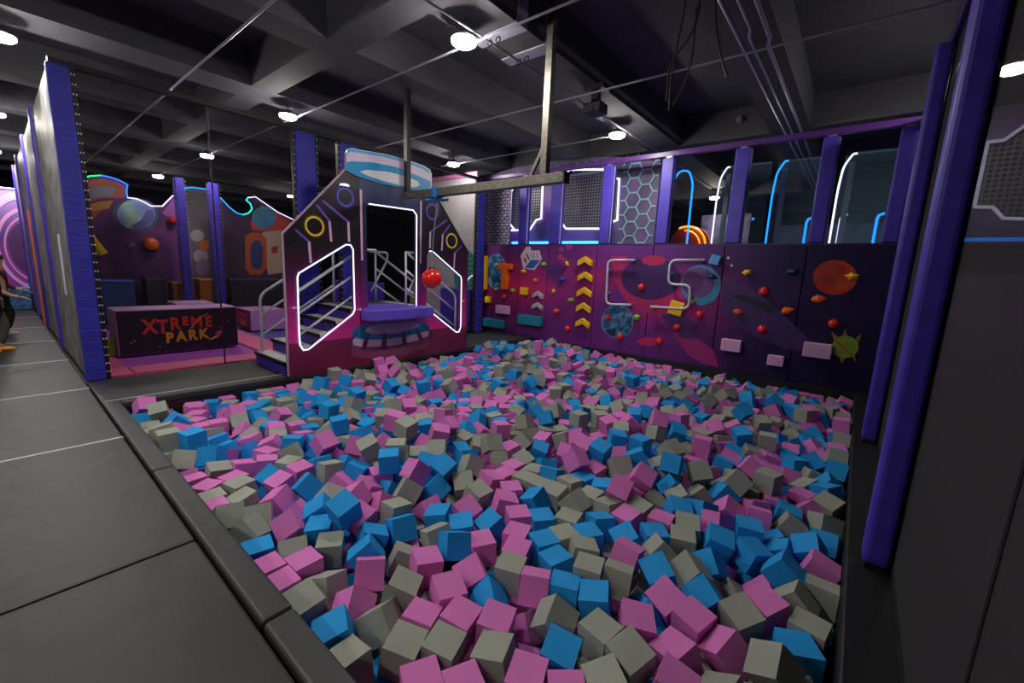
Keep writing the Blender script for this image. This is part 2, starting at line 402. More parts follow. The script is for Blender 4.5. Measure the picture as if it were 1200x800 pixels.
# ------------------------------------------------------------------ holds
def hold_dome(name, px, py, r, mt, label, grp, h=.07):
    p = ony(px, py, YB); o = MB().lathe([(r, 0), (r*.97, h*.35), (r*.75, h*.75), (r*.35, h)], p+Vector((0, -.002, 0)), (0, -1, 0), 16)
    t = mk(name, o, mt, smooth=True, label=label, cat='climbing hold', group=grp); 
    mk('bolt', MB().lathe([(.012, 0), (.012, .008)], p+Vector((0, -h, 0)), (0, -1, 0), 8), STEEL, t)
    return t
def hold_blob(px, py, w_, h_, mt, label, grp, seed, d=.07, star=False):
    rnd = random.Random(seed); p = ony(px, py, YB); mb = MB(); n = 10; rings = ((1, 0), (.95, .4), (.6, .85), (.2, 1))
    rad = [(.72+.28*(i % 2) if star else 1)*rnd.uniform(.88, 1.1) for i in range(n)]
    tilt = rnd.uniform(-.3, .3); b0 = 0
    for k, hh in rings:
        for i in range(n):
            a = 2*math.pi*i/n; x, z = math.cos(a)*w_*rad[i]*k, math.sin(a)*h_*rad[i]*k
            mb.v.append(p+Vector((x*math.cos(tilt)-z*math.sin(tilt), -.002-hh*d, x*math.sin(tilt)+z*math.cos(tilt))))
    for r in range(3):
        for i in range(n): mb.f.append((r*n+i, r*n+(i+1) % n, (r+1)*n+(i+1) % n, (r+1)*n+i))
    mb.f.append(tuple(range(n))); mb.f.append(tuple(range(3*n, 4*n)))
    t = mk('climbing_hold', mb, mt, label=label, cat='climbing hold', group=grp)
    mk('bolt', MB().lathe([(.011, 0), (.011, .01)], p+Vector((0, -d-.002, 0)), (0, -1, 0), 8), STEEL, t)
    return t
for px, py, lb in ((591, 347.6, 'between the orange letter T and the pink block'), (652.7, 365, 'beside the teal bar and grey chevrons'), (665.7, 385, 'below the column of yellow chevrons'), (752, 336.7, 'inside the C-shaped pipe on the dark printed planet'), (794, 383, 'below the tilted yellow plate'), (773, 399.6, 'at the end of the printed crimson spot'),
                   (820, 368.6, 'just below the printed ring planet'), (895, 341.5, 'above the purple swirl on the dark panels'), (893, 386, 'low on the purple swirl above the small pink block'), (976.8, 379, 'above the printed green monster')):
    hold_dome('climbing_hold', px, py, .07, RED, 'round red dome hold '+lb, 'round red climbing holds')
hold_dome('climbing_hold', 712.7, 371.8, .07, RED, 'red dome hold in the middle of the printed blue globe below the steel pipe', 'round red climbing holds')
hold_dome('climbing_hold', 727, 394.6, .07, RED, 'red dome hold at the bottom rim of the printed blue globe', 'round red climbing holds')
bl = [(637.5, 310, .09, .06, GRN, 'green leaf-shaped hold touching the white cube sign', 0), (613.7, 317.7, .085, .055, YEL, 'yellow oval hold under the white cube sign', 0),
 (628, 328.5, .08, .06, ORG_, 'small orange hold above the grey chevrons', 0), (665, 309, .075, .075, YEL, 'yellow star-shaped hold beside the top yellow chevron', 1),
 (659.6, 327, .08, .065, BLU, 'blue climbing hold between the yellow chevrons and purple planet', 0), (582, 339, .06, .05, GRN, 'small green hold below the printed globe of the letters', 0),
 (601, 340, .085, .06, GRN, 'green hold right below the orange letter T', 0), (649, 341.5, .065, .075, YEL, 'yellow star-shaped hold beside the grey chevrons', 1),
 (669, 351.7, .085, .07, GRN, 'green hold beside the fourth yellow chevron', 0), (746.5, 371.8, .1, .07, GRN, 'pale green hold just beside the printed blue globe', 0),
 (834.4, 323.7, .11, .06, DBLU, 'dark blue hold on the printed ring planet', 0), (812.7, 353, .06, .05, YEL, 'small yellow hold behind the lower bend of the steel pipe', 0),
 (875.6, 319.4, .1, .075, YEL, 'yellow star-shaped hold on dark panel beside the ring planet', 1), (929, 318, .11, .07, DBLU, 'dark blue hold on the dark panel beside the red planet', 0),
 (999, 324, .11, .075, YEL, 'yellow star-shaped hold on the rim of the red planet', 1), (959.5, 350.6, .115, .075, ORG_, 'orange hold below the printed red planet', 0),
 (865, 366, .1, .075, mat('dull_orange', (200, 70, 25), .4), 'dull orange hold above the first pale pink block', 0), (922.6, 363.8, .11, .07, ORG_, 'orange hold between the purple swirl and red planet', 0),
 (582, 310, .05, .04, GRN, 'tiny green hold inside the globe between the letters', 0)]
for i, (px, py, w_, h_, mt, lb, st) in enumerate(bl): hold_blob(px, py, w_*.8, h_*.8, mt, lb, 'small climbing holds', i+5, star=bool(st))
def block(name, px, py, w_, h_, d, mt, label, cat, grp=None, rot=0.0):
    p = ony(px, py, YB); cr, sr = math.cos(rot), math.sin(rot)
    q = [(-w_, -h_), (w_, -h_), (w_, h_), (-w_, h_)]
    mb = MB().prism([p+Vector((x*cr-z*sr, -.002, x*sr+z*cr)) for x, z in q], (0, -d, 0))
    t = mk(name, mb, mt, bevel=.012, label=label, cat=cat, group=grp)
    for x in (-w_*.5, w_*.5):
        mk('bolt', MB().lathe([(.011, 0), (.011, .006)], p+Vector((x*cr, -d-.002, x*sr)), (0, -1, 0), 8), STEEL, t)
    return t
block('climbing_block', 616, 341, .085, .085, .12, YEL, 'yellow square block below the white cube sign', 'climbing block', 'yellow square blocks')
block('climbing_block', 573.6, 351, .075, .075, .1, YEL, 'yellow square block below the yellow letter I', 'climbing block', 'yellow square blocks')
block('climbing_block', 793, 361, .125, .125, .05, YEL, 'tilted yellow square plate behind the end of the steel pipe', 'climbing block', rot=-.2)
block('climbing_block', 839, 304.7, .08, .08, .08, mat('sky_block', (70, 150, 215), .45), 'tilted light blue square block at the end of the curved pipe', 'climbing block', rot=-.25)
block('foot_block', 591, 362.5, .20, .10, .1, PINKB, 'pale pink block between the yellow block and the teal bars', 'foot block', 'pale pink foot blocks')
block('foot_block', 858, 404, .15, .10, .12, PINKB, 'pale pink foot block below the dull orange hold', 'foot block', 'pale pink foot blocks')
block('foot_block', 909.6, 421.7, .112, .08, .12, PINKB, 'smallest pale pink foot block of the dark panels', 'foot block', 'pale pink foot blocks')
block('foot_block', 958, 409.8, .175, .108, .12, PINKB, 'pale pink foot block beside the green monster', 'foot block', 'pale pink foot blocks')
block('foot_bar', 579, 378, .37, .10, .12, TEAL, 'teal foot bar below the letters', 'foot bar', 'teal foot bars')
block('foot_bar', 623, 375, .33, .11, .12, TEAL, 'teal foot bar below the grey chevrons', 'foot bar', 'teal foot bars')
def chevron(px, py, hw, mt, label, grp):
    p = ony(px, py, YB); d, t = hw*.55, hw*.72
    q = [(-hw, -d-t*.3), (0, -t*.3), (hw, -d-t*.3), (hw, -d+t*.7), (0, t*.75), (-hw, -d+t*.7)]
    o = mk('chevron_hold', MB().prism([p+Vector((x, -.002, z+hw*.2)) for x, z in q], (0, -.08, 0)), mt, bevel=.014, label=label, cat='climbing hold', group=grp)
    mk('bolt', MB().lathe([(.011, 0), (.011, .008)], p+Vector((0, -.082, hw*.4)), (0, -1, 0), 8), STEEL, o)
ordn = ['topmost', 'second', 'middle', 'fourth', 'lowest']
for i, (px, py) in enumerate(((687, 307), (687, 325), (686, 343), (685, 361), (684, 379))):
    chevron(px, py, .165, YEL, '%s yellow chevron hold in the column of five' % ordn[i], 'yellow chevron holds')
for i, (px, py) in enumerate(((631.6, 346), (631, 359))):
    chevron(px, py, .14, GREYH, '%s grey chevron hold of the pair above the teal bar' % ('upper', 'lower')[i], 'grey chevron holds')
def letter(px, py, polys, mt, label):
    p = ony(px, py, YB); mb = MB().prism([p+Vector((x, -.002, z)) for x, z in polys], (0, -.12, 0))
    mk('letter_hold', mb, mt, bevel=.012, label=label, cat='letter')
letter(569, 320, [(-.085, -.40), (.085, -.40), (.085, .42), (-.085, .42)], YEL, 'tall yellow letter I mounted on the mural beside the globe')
letter(593.7, 324, [(-.075, -.30), (.09, -.30), (.09, .17), (.20, .17), (.20, .31), (-.19, .31), (-.19, .17), (-.075, .17)], ORG_, 'orange letter T mounted on the mural beside the globe')
def pipe(pts, label, br):
    P = [ony(x, y, YB)+Vector((0, -.11, 0)) for x, y in pts]
    t = thing('grip_pipe', ony(pts[3][0], pts[3][1], YB)+Vector((0, -.08, 0)), label, 'pipe', 'steel grip pipes')
    mk('pipe', MB().tube(roundpath(P, .12), .022, 10), TUBE, t, smooth=True)
    for x, y in br:
        q = ony(x, y, YB); mk('bracket', MB().tube([q+Vector((0, -.011, 0)), q+Vector((0, -.11, 0))], .014, 8).lathe([(.035, .011), (.035, .02)], q, (0, -1, 0), 12), STEEL, t)
pipe([(746, 305), (715.5, 305), (713, 356), (741.6, 357)], 'silver C-shaped grip pipe above the blue globe', [(743, 305), (715, 316), (714, 343), (739, 357)])
pipe([(828, 305), (788, 305), (785.5, 333), (811.5, 334), (809.5, 361.5), (765, 359)], 'silver S-shaped grip pipe in front of the ring planet', [(824, 305), (787, 320), (811, 347), (768, 359)])

# ------------------------------------------------------------------ window posts and rail above the climbing wall
for i, (a, b) in enumerate(((-6.29, -6.07), (-5.43, -5.17), (-4.21, -3.99), (-3.05, -2.83), (-1.86, -1.63), (-.71, -.51), (.13, .31))):
    lb = ['beside the brick-patterned mesh', 'between the two lit mesh windows', 'in front of the honeycomb booth', 'at the end of the honeycomb booth', 'beside the yellow glowing arch', 'next to the white lit panel post', 'in the corner against the right wall'][i]
    t = thing('padded_post', ((a+b)/2, YB+.1, 2.125), 'purple padded window post '+lb, 'post', 'purple window posts on the climbing wall')
    mk('pad', B((a, YB+.0, 2.127), (b, YB+.18, 3.62)), PURPLE, t, bevel=.025, segs=3)
    mk('lace_strip', B((b+.001, YB+.05, 2.13), (b+.006, YB+.07, 3.6)), WHT, t)
    mk('clamp', B(((a+b)/2-.05, YB+.03, 3.62), ((a+b)/2+.05, YB+.15, 3.645)), STEEL, t)
t = thing('top_rail', (-3.5, YB+.1, 3.62), 'plum steel rail running above the climbing wall windows', 'rail')
mk('rail_tube', B((-7.4, YB+.04, 3.645), (.33, YB+.12, 3.74)), RAILP, t, bevel=.012)
xs_ = [-7.25, -6.29, -5.43, -4.21, -3.05, -1.86, -.71, .13]; we = [-7.27, -6.07, -5.17, -3.99, -2.83, -1.63, -.51]
for i in range(7):
    lb = ['in front of the brick-patterned screen', 'in front of the narrow lit window', 'in front of the wide lit window', 'in front of the honeycomb panel', 'in front of the blue lit panel edge', 'between the middle dark posts', 'beside the right wall corner'][i]
    mk('window_net', B((we[i]+.012, YB+.10, 2.13), (xs_[i+1]-.002, YB+.102, 3.64)), NETL, label='fine see-through net filling the window bay '+lb, cat='net', group='window bay nets')

# ------------------------------------------------------------------ right wall
RNET = net_mat('right_net', (64, 62, 67), .72)
wr = mk('wall_right', MB().box((.30, -1.5, 3.60), (.42, YB+.1, 3.70)), RAILP, kind='structure', bevel=.012)
ry = [-1.5, .55, 1.44, 2.97, 5.38, 7.79]
for i in range(5):
    mk('net_panel', B((.345, ry[i]+.004, .013), (.347, ry[i+1]-.004, 3.6)), RNET, wr)
    mk('net_seam', MB().tube([(.346, ry[i], .013), (.346, ry[i], 3.6)], .007, 6), BLKM, wr)
mk('base_rail', B((.34, -1.5, .0125), (.40, YB+.1, .06)), BLACK, wr)
for i, (a, b) in enumerate(((2.88, 3.06), (5.29, 5.47))):
    t = thing('padded_post', (.27, (a+b)/2, .014), ('purple padded post on the right wall beside the pit corner', 'purple padded post on the right wall beside the climbing wall')[1-i] if False else ('tall purple padded post standing on the curb before the plain dark panel', 'tall purple padded post on the curb next to the climbing wall corner')[i], 'post', 'padded posts of the right wall')
    mk('pad', B((.215, a, .035), (.334, b, 3.598)), PURPLE, t, bevel=.03, segs=3)
    mk('foot', B((.23, a+.01, .013), (.33, b-.01, .035)), BLKM, t)

# ------------------------------------------------------------------ foam cubes: dropped into the pit by a rigid body run
def drop_cubes(N, side, bed):
    rnd = random.Random(11)
    X0, X1, Y0, Y1 = PX0+.005, PX1-.005, PY0+.005, PY1-.005
    def cube_mesh(h):
        me = bpy.data.meshes.new('drop'); q = MB().box([-v for v in h], h); me.from_pydata([tuple(v) for v in q.v], [], q.f); return me
    def add(me, loc, rot=(0, 0, 0)):
        o = bpy.data.objects.new('drop', me); o.location = loc; o.rotation_euler = rot; C.objects.link(o); return o
    def run(poses, hs, shape, frames, ang):
        walls = []
        for p, q in (((X0-1, Y0-1, bed-1), (X1+1, Y1+1, bed)), ((X0-1, Y0-1, bed), (X0, Y1+1, 4)), ((X1, Y0-1, bed), (X1+1, Y1+1, 4)), ((X0, Y0-1, bed), (X1, Y0, 4)), ((X0, Y1, bed), (X1, Y1+1, 4))):
            walls.append(add(cube_mesh([(v-u)/2 for u, v in zip(p, q)]), [(u+v)/2 for u, v in zip(p, q)]))
        me = cube_mesh((hs, hs, hs)); cubes = [add(me, l, e) for l, e in poses]
        bpy.ops.rigidbody.world_add(); rw = S.rigidbody_world
        rw.collection = bpy.data.collections.new('drop'); rw.substeps_per_frame = 6; rw.solver_iterations = 8
        bpy.ops.object.select_all(action='DESELECT')
        for o in walls: o.select_set(True)
        bpy.context.view_layer.objects.active = walls[0]; bpy.ops.rigidbody.objects_add(type='PASSIVE')
        for o in walls: o.select_set(False); o.rigid_body.collision_shape = 'BOX'
        for o in cubes: o.select_set(True)
        bpy.context.view_layer.objects.active = cubes[0]; bpy.ops.rigidbody.objects_add(type='ACTIVE')
        for o in cubes:
            b = o.rigid_body; b.collision_shape = shape; b.use_margin = True; b.collision_margin = .002; b.friction = 1.0
            b.linear_damping = .2; b.angular_damping = ang; b.mass = .2
        for f in range(1, frames): S.frame_set(f)
        dg = bpy.context.evaluated_depsgraph_get()
        out = [o.evaluated_get(dg).matrix_world.copy() for o in cubes]
        bpy.ops.rigidbody.world_remove(); S.frame_set(1)
        for o in cubes+walls: bpy.data.objects.remove(o)
        return out
    g = side*1.27; z = bed+.16; poses = []
    while len(poses) < N:
        y = Y0+.13
        while y < Y1-.12 and len(poses) < N:
            x = X0+.13
            while x < X1-.12 and len(poses) < N:
                poses.append(((x+rnd.uniform(-.02, .02), y+rnd.uniform(-.02, .02), z), [rnd.uniform(0, 6.28) for _ in range(3)])); x += g
            y += g
        z += side*1.4
    out = run(poses, side*.62, 'SPHERE', 42, .5)      # loose random pile
    poses = []
    for M in out:                                     # then the true cubes settle into each other
        p, q, _ = M.decompose(); p.z = bed+(p.z-bed)*1.22+.02; poses.append((p, q.to_euler()))
    for cx, cy, n in ((-4.6, 6.6, 60), (-3.4, 5.4, 40), (-1.6, 3.9, 40), (-3.0, 2.4, 30), (-4.9, 3.6, 30), (-.9, 5.8, 30)):
        for k in range(n):                            # a few heaps left by jumpers
            poses.append(((min(max(rnd.gauss(cx, .5), X0+.15), X1-.15), min(max(rnd.gauss(cy, .5), Y0+.15), Y1-.15), bed+.85+.2*(k % 5)), [rnd.uniform(0, 6.28) for _ in range(3)]))
    return run(poses, side/2, 'BOX', 36, .95)
SIDE = .152
drops = drop_cubes(3250, SIDE, -.555)
FOAM = []
for nm, c in (('pink', (208, 116, 190)), ('blue', (38, 148, 222)), ('grey', (152, 156, 148))):
    FOAM.append(mat('foam_'+nm, c, .8, spec=.2, var=.08, vscale=3, bump=.06, bscale=160))
hs = SIDE/2; bx = MB().box((-hs, -hs, -hs), (hs, hs, hs))
foam_mesh = []
for k in range(3):
    bm = bmesh.new(); vs = [bm.verts.new(v) for v in bx.v]
    for f in bx.f: bm.faces.new([vs[i] for i in f])
    bmesh.ops.recalc_face_normals(bm, faces=bm.faces[:])
    me = bpy.data.meshes.new('foam_cube'); bm.to_mesh(me); bm.free(); me.materials.append(FOAM[k]); foam_mesh.append(me)
cells = {}
for i, M in enumerate(drops):
    p = M.translation; key = (int((p.x-PX0)/.2), int((p.y-PY0)/.2)); cells.setdefault(key, []).append((p.z, i))
vis = []
for l in cells.values():
    l.sort(reverse=True)
    for z, i in l:
        if z > l[0][0]-.10: vis.append(i)
def in_view(p):
    c = RM.T @ (np.array(p)-ORG)
    if c[2] > -.2: return None
    x, y = 600-FPX*c[0]/c[2], 400+FPX*c[1]/c[2]
    return -c[2] if -10 < x < 1210 and -10 < y < 810 else None
cand = sorted((d, i) for d, i in ((in_view(drops[i].translation), i) for i in vis) if d)
single = [i for d, i in cand[:297]]; ss = set(single)
rnd = random.Random(5); colr = [rnd.choice((0, 0, 0, 1, 1, 2, 2, 2)) if rnd.random() < .6 else rnd.choice((0, 1, 2)) for _ in drops]
FL = ['pink foam cube lying loose on the foam pit pile', 'blue foam cube lying loose on the foam pit pile', 'grey-beige foam cube lying loose on the foam pit pile']
for i in single:
    o = bpy.data.objects.new('foam_cube', foam_mesh[colr[i]]); C.objects.link(o); o.matrix_world = drops[i]
    tag(o, FL[colr[i]], 'foam cube', ('pink', 'blue', 'grey-beige')[colr[i]]+' foam cubes in the pit')
V, F, MI = [], [], []
fb = [tuple(p.vertices) for p in foam_mesh[0].polygons]; vb = [v.co.copy() for v in foam_mesh[0].vertices]
for i, M in enumerate(drops):
    if i in ss: continue
    n = len(V); k = 1-rnd.uniform(0, .06)
    V += [tuple(M @ (v*k)) for v in vb]; F += [tuple(n+q for q in f) for f in fb]; MI += [colr[i]]*6
me = bpy.data.meshes.new('foam_cubes'); me.from_pydata(V, [], F)
for k in range(3): me.materials.append(FOAM[k])
me.polygons.foreach_set('material_index', MI); me.update()
o = bpy.data.objects.new('foam_cube_pile', me); C.objects.link(o)
tag(o, 'pile of mixed pink, blue and grey foam cubes filling the pit towards the climbing wall', 'foam cubes', kind='stuff')

# ------------------------------------------------------------------ jump tower
TX = -5.75
tow = thing('jump_tower', (TX-.5, 4.02, 0), 'magenta and black jump tower with lit windows, stairs and a round blue canopy print', 'jump tower')
TM = ramp_mat('tower_print', 'Z', [(0, (112, 30, 66)), (.44, (120, 30, 72)), (.45, (205, 45, 140)), (.85, (165, 40, 120)), (1.35, (75, 28, 62)), (1.75, (34, 26, 34)), (3.2, (26, 24, 32))], .3, noise=.0, coat=.2)
TMC = ramp_mat('tower_print_mid', 'Z', [(0, (112, 30, 66)), (.44, (120, 30, 72)), (.45, (200, 45, 140)), (.85, (130, 40, 120)), (1.4, (60, 40, 90)), (2.0, (34, 36, 66)), (3.2, (50, 66, 110))], .3, coat=.2)
def yz(l): return [Vector((TX, a, b)) for a, b in l]
winL = [onx(x, y, TX) for x, y in ((348, 325), (349.5, 320), (405, 286.5), (410, 287), (413, 292), (415, 363), (412.5, 368), (361, 409), (355, 410), (351, 404), (350, 390))]
winL = [(p.y, p.z) for p in winL]; winR = [(8.04-a, b) for a, b in winL]
EXT = (-.05, 0, 0)
mk('side_panel', MB().prism(yz([(2.37, 0.0), (3.455, 0.0), (3.455, 2.76), (3.25, 2.80), (2.38, 1.86)]), EXT, [yz(winL)]), TM, tow)
mk('side_panel', MB().prism(yz([(4.585, 0.0), (5.67, 0.0), (5.66, 1.84), (4.79, 2.80), (4.585, 2.76)]), EXT, [yz(winR)]), TM, tow)
mk('door_panel', MB().prism(yz([(3.46, 0.0), (4.58, 0.0), (4.58, 2.78), (3.46, 2.78)]), EXT, [yz([(3.57, .86), (4.47, .86), (4.47, 2.36), (4.41, 2.42), (3.63, 2.42), (3.57, 2.36)])]), TMC, tow)
mk('edge_trim', MB().tube([(TX, 2.37, .01), (TX, 2.375, 1.87), (TX, 3.24, 2.81)], .014, 6), mat('edge_trim', (175, 150, 170), .4), tow)
mk('edge_trim', MB().tube([(TX, 5.675, .01), (TX, 5.665, 1.85), (TX, 4.80, 2.81)], .012, 6), mat('edge_dark', (60, 45, 65), .4), tow)
# round canopy print board
N1 = Vector((1, 0, 0))
can = [onx(x, y, TX+.02) for x, y in ((406, 199), (406, 179), (408, 174.5), (412.5, 173), (420, 175), (450, 180), (478, 187.5), (497, 194), (504, 199), (506, 204), (506, 219), (503, 222), (497, 223), (479.5, 221.5), (446, 215), (420, 207))]
cb = mk('canopy_board', MB().prism(can, (-.05, 0, 0)), mat('canopy_white', (205, 190, 215), .4), tow)
CYAN = mat('canopy_blue', (15, 135, 190), .4); CYAN2 = mat('canopy_blue_light', (60, 165, 215), .4)
def tdec(name, pts, mt, parent, x=TX):
    layer[0] += 1
    mk(name, MB().poly([onx(a, b, x)+N1*(.003+.0003*layer[0]-.02) for a, b in pts]), mt, parent)
layer[0] = 0
tdec('printed_band', [(406.5, 199), (406.5, 190), (412.5, 188.5), (420, 189), (437.5, 190), (464, 195), (490, 205.5), (505.5, 212.5), (505.5, 219), (503, 221.5), (497, 222.5), (479.5, 221), (446, 214.5), (420, 206.5)], CYAN, cb, TX+.04)
tdec('printed_disc', [(422.6, 201), (430.5, 198.8), (455, 201), (478, 207), (490, 212), (493, 216), (490, 218.7), (479.5, 219.3), (455, 213.2), (434, 206.6)], mat('canopy_disc', (206, 206, 214), .4), cb, TX+.04)
tdec('printed_rim', [(406.5, 180), (408, 175), (412.5, 173.5), (420, 175.5), (450, 180.5), (478, 188), (497, 194.5), (504, 199.5), (505.5, 204), (497, 198.5), (478, 191), (450, 183.5), (420, 178.5), (411, 177.5)], CYAN2, cb, TX+.04)
# glowing-look printed lines (flat print)
layer[0] = 0
LIL = mat('print_lilac', (112, 70, 175), .4); PALE = mat('print_pale_beam', (205, 165, 200), .4); VIO = mat('print_violet', (95, 85, 215), .4); YP = mat('print_yellow', (225, 195, 60), .4)
def strip(pts, wd, mt, nm='printed_line', dx=.0):
    P = [Vector((TX, a, b)) for a, b in pts]; mb = MB(); layer[0] += 1; off = N1*(.003+.0004*layer[0]+dx)
    L, R_ = [], []
    for i, p in enumerate(P):
        d = (P[min(i+1, len(P)-1)]-P[max(i-1, 0)]).normalized(); nn = Vector((0, -d.z, d.y))*wd/2
        L.append(p+nn+off); R_.append(p-nn+off)
    mb.poly(L+R_[::-1]); mk(nm, mb, mt, tow)
def ring(cy, cz, r0, r1, mt, seg=32):
    layer[0] += 1; mb = MB(); x = TX+.003+.0004*layer[0]
    for i in range(seg):
        a = 2*math.pi*i/seg; mb.v.append(Vector((x, cy+r0*math.cos(a), cz+r0*math.sin(a)))); mb.v.append(Vector((x, cy+r1*math.cos(a), cz+r1*math.sin(a))))
    for i in range(seg):
        j = (i+1) % seg; mb.f.append((2*i, 2*j, 2*j+1, 2*i+1))
    mk('printed_ring', mb, mt, tow)
def P2(x, y): q = onx(x, y, TX); return (q.y, q.z)
for s in (0, 1):
    f_ = (lambda q: q) if s == 0 else (lambda q: (8.04-q[0], q[1]))
    for pts in (((371, 240), (386, 259), (388, 283)), ((378, 235), (408, 260), (409, 283)), ((346, 269), (362, 283), (364, 308))):
        w3 = [f_(P2(*p)) for p in pts]
        strip(w3[:2], .03, LIL); strip(w3[1:], .035, PALE)
    c = f_(P2(404.5, 231)); ring(c[0], c[1], .105, .125, VIO); ring(c[0], c[1], .125, .15, mat('print_violet_halo', (45, 35, 100), .4))
    c = f_(P2(368.5, 265)); ring(c[0], c[1], .105, .13, YP); ring(c[0], c[1], .13, .15, mat('print_yellow_halo', (80, 68, 30), .4))
    a = f_(P2(422.5, 222)); b = f_(P2(424, 305)); strip([a, b], .035, PALE)
    sp = f_(P2(344.5, 360.5)); 
    for (qx, qz) in ((sp[0], sp[1]), f_((3.44, .86))):
        layer[0] += 1; x = TX+.004+.0004*layer[0]; n8 = []
        for i in range(8):
            r = (.07 if i % 4 == 0 else .03) if i % 2 == 0 else .012
            n8.append(Vector((x, qx+r*math.cos(i*math.pi/4), qz+r*math.sin(i*math.pi/4))))
        mk('printed_sparkle', MB().poly(n8), mat('print_sparkle', (250, 190, 225), .4), tow)
# lander print under the landing pad
u = lambda pts: [(390+x/9.23, 365+y/9.23) for x, y in pts]
layer[0] = 0
tdec2 = lambda nm, pts, c: (layer.__setitem__(0, layer[0]+1), mk(nm, MB().poly([onx(a, b, TX)+N1*(.003+.0005*layer[0]) for a, b in u(pts)]), mat('print_%d_%d_%d' % c, c, .4), tow))
tdec2('printed_lander', [(210, 270), (200, 470), (300, 500), (580, 500), (850, 450), (1030, 380), (1045, 260), (900, 330), (700, 370), (400, 390)], (128, 62, 98))
tdec2('printed_lander', [(205, 270), (222, 362), (300, 378), (400, 382), (600, 372), (740, 350), (920, 312), (1032, 262), (1045, 200), (1000, 210), (740, 275), (545, 303), (400, 300)], (196, 170, 200))
tdec2('printed_lander', [(203, 225), (210, 275), (280, 292), (400, 303), (545, 303), (740, 275), (900, 240), (1030, 205), (1052, 160), (1000, 105), (850, 100), (500, 120), (300, 150), (230, 185)], (12, 112, 165))
tdec2('printed_lander', [(345, 200), (370, 225), (430, 238), (520, 240), (640, 238), (740, 225), (860, 195), (940, 150), (900, 112), (850, 108), (480, 135), (390, 160)], (165, 145, 185))
for q in ([(250, 215), (290, 190), (180, 370), (130, 376)], [(370, 235), (405, 235), (350, 420), (298, 408)], [(545, 232), (578, 235), (585, 415), (508, 408)], [(742, 215), (776, 212), (804, 360), (748, 372)], [(888, 190), (915, 180), (988, 308), (938, 330)], [(970, 150), (1000, 148), (1102, 248), (1085, 262)]):
    tdec2('printed_leg', q, (84, 50, 100))
# lit outlines
def led(name, pts, r, mt, parent, rd=.0, n=6):
    P = roundpath(pts, rd) if rd else [Vector(p) for p in pts]
    return mk(name, MB().tube(P, r, n), mt, parent)
led('led_outline', [Vector((TX+.016, a, b)) for a, b in winL+[winL[0]]], .0095, LED_W, tow)
wr_ = winR; o5 = [Vector((TX+.016, a, b)) for a, b in wr_]
led('led_outline', [o5[3]] + o5[2:0:-1]*0 + [o5[2], o5[1], o5[0], o5[10], o5[9], o5[8], o5[7], o5[6]], .0095, LED_W, tow)
led('led_outline', [(TX+.016, 3.60, 2.405), (TX+.016, 4.40, 2.42), (TX+.016, 4.47, 2.35), (TX+.016, 4.47, .88)], .0095, LED_W, tow)
# platform, landing pad, stairs
mk('platform', B((-6.93, 3.565, .76), (TX-.052, 4.475, .86)), DSTEEL, tow)
pad = mk('landing_pad', MB().prism([Vector((x, y, .70)) for x, y in ((-6.3, 3.60), (-6.3, 4.44), (-5.8, 4.44), (-5.74, 4.60), (-5.42, 4.60), (-5.42, 3.52), (-5.52, 3.43), (-5.72, 3.43), (-5.8, 3.60))], (0, 0, .18)), mat('violet_pad', (98, 78, 200), .4, bump=.25, bscale=6), tow, bevel=.025, segs=3)
GRATE = mat('step_grating', (205, 202, 198), .55, metal=0, var=.3, vscale=30)
for s in (0, 1):
    for i in range(5):
        y0 = 2.36+.24*i; y1 = y0+.25; z = .172*(i+1)
        a, b = (y0, y1) if s == 0 else (8.04-y1, 8.04-y0)
        st = mk('step', B((-6.88, a, z-.04), (-5.86, b, z)), GRATE, tow)
        mk('nosing', B((-6.88, a-.002 if s == 0 else b-.03, z-.042), (-5.86, a+.03 if s == 0 else b+.002, z+.004)), BLKM, st)
        yr = y0+.02; ra, rb = (yr, yr+.03) if s == 0 else (8.04-yr-.03, 8.04-yr)
        mk('riser', B((-6.86, ra, z-.172), (-5.88, rb, z-.043)), PURPLE, tow)
    for X in (-5.95, -6.85):
        f_ = (lambda y, z: Vector((X, y, z))) if s == 0 else (lambda y, z: Vector((X, 8.04-y, z)))
        for k in range(3):
            dz = -.30*k
            if k == 0:
                pts = [f_(2.47, 0.0), f_(2.47, 1.02), f_(3.60, 1.75), f_(3.85, 1.75)] if s == 0 and X > -6 else [f_(2.47, 0.0), f_(2.47, 1.02), f_(3.62, 1.76)]
                mk('handrail', MB().tube(roundpath(pts, .12), .02, 8), TUBE, tow, smooth=True)
            else:
                mk('handrail', MB().tube([f_(2.47, 1.02+dz), f_(3.62, 1.76+dz)], .017, 8), TUBE, tow, smooth=True)
        mk('rail_post', MB().tube([f_(3.62, .86), f_(3.62, 1.76)], .018, 8), TUBE, tow, smooth=True)
for X, y0 in ((-6.85, 4.3), (-5.95, 4.42)):
    pts = [(X, y0, 1.755), (X, y0+.38, 1.755), (X, y0+.36, 1.60), (X, y0+.02, 1.05)]
    mk('handrail', MB().tube(roundpath(pts, .1), .02, 8), TUBE, tow, smooth=True)
mk('back_frame', MB().box((-6.93, 2.9, 0), (-6.89, 2.94, .5)).box((-6.93, 5.1, 0), (-6.89, 5.14, .5)).box((-6.93, 3.57, 0), (-6.89, 3.61, .76)).box((-6.93, 4.43, 0), (-6.89, 4.47, .76)), BLKM, tow)

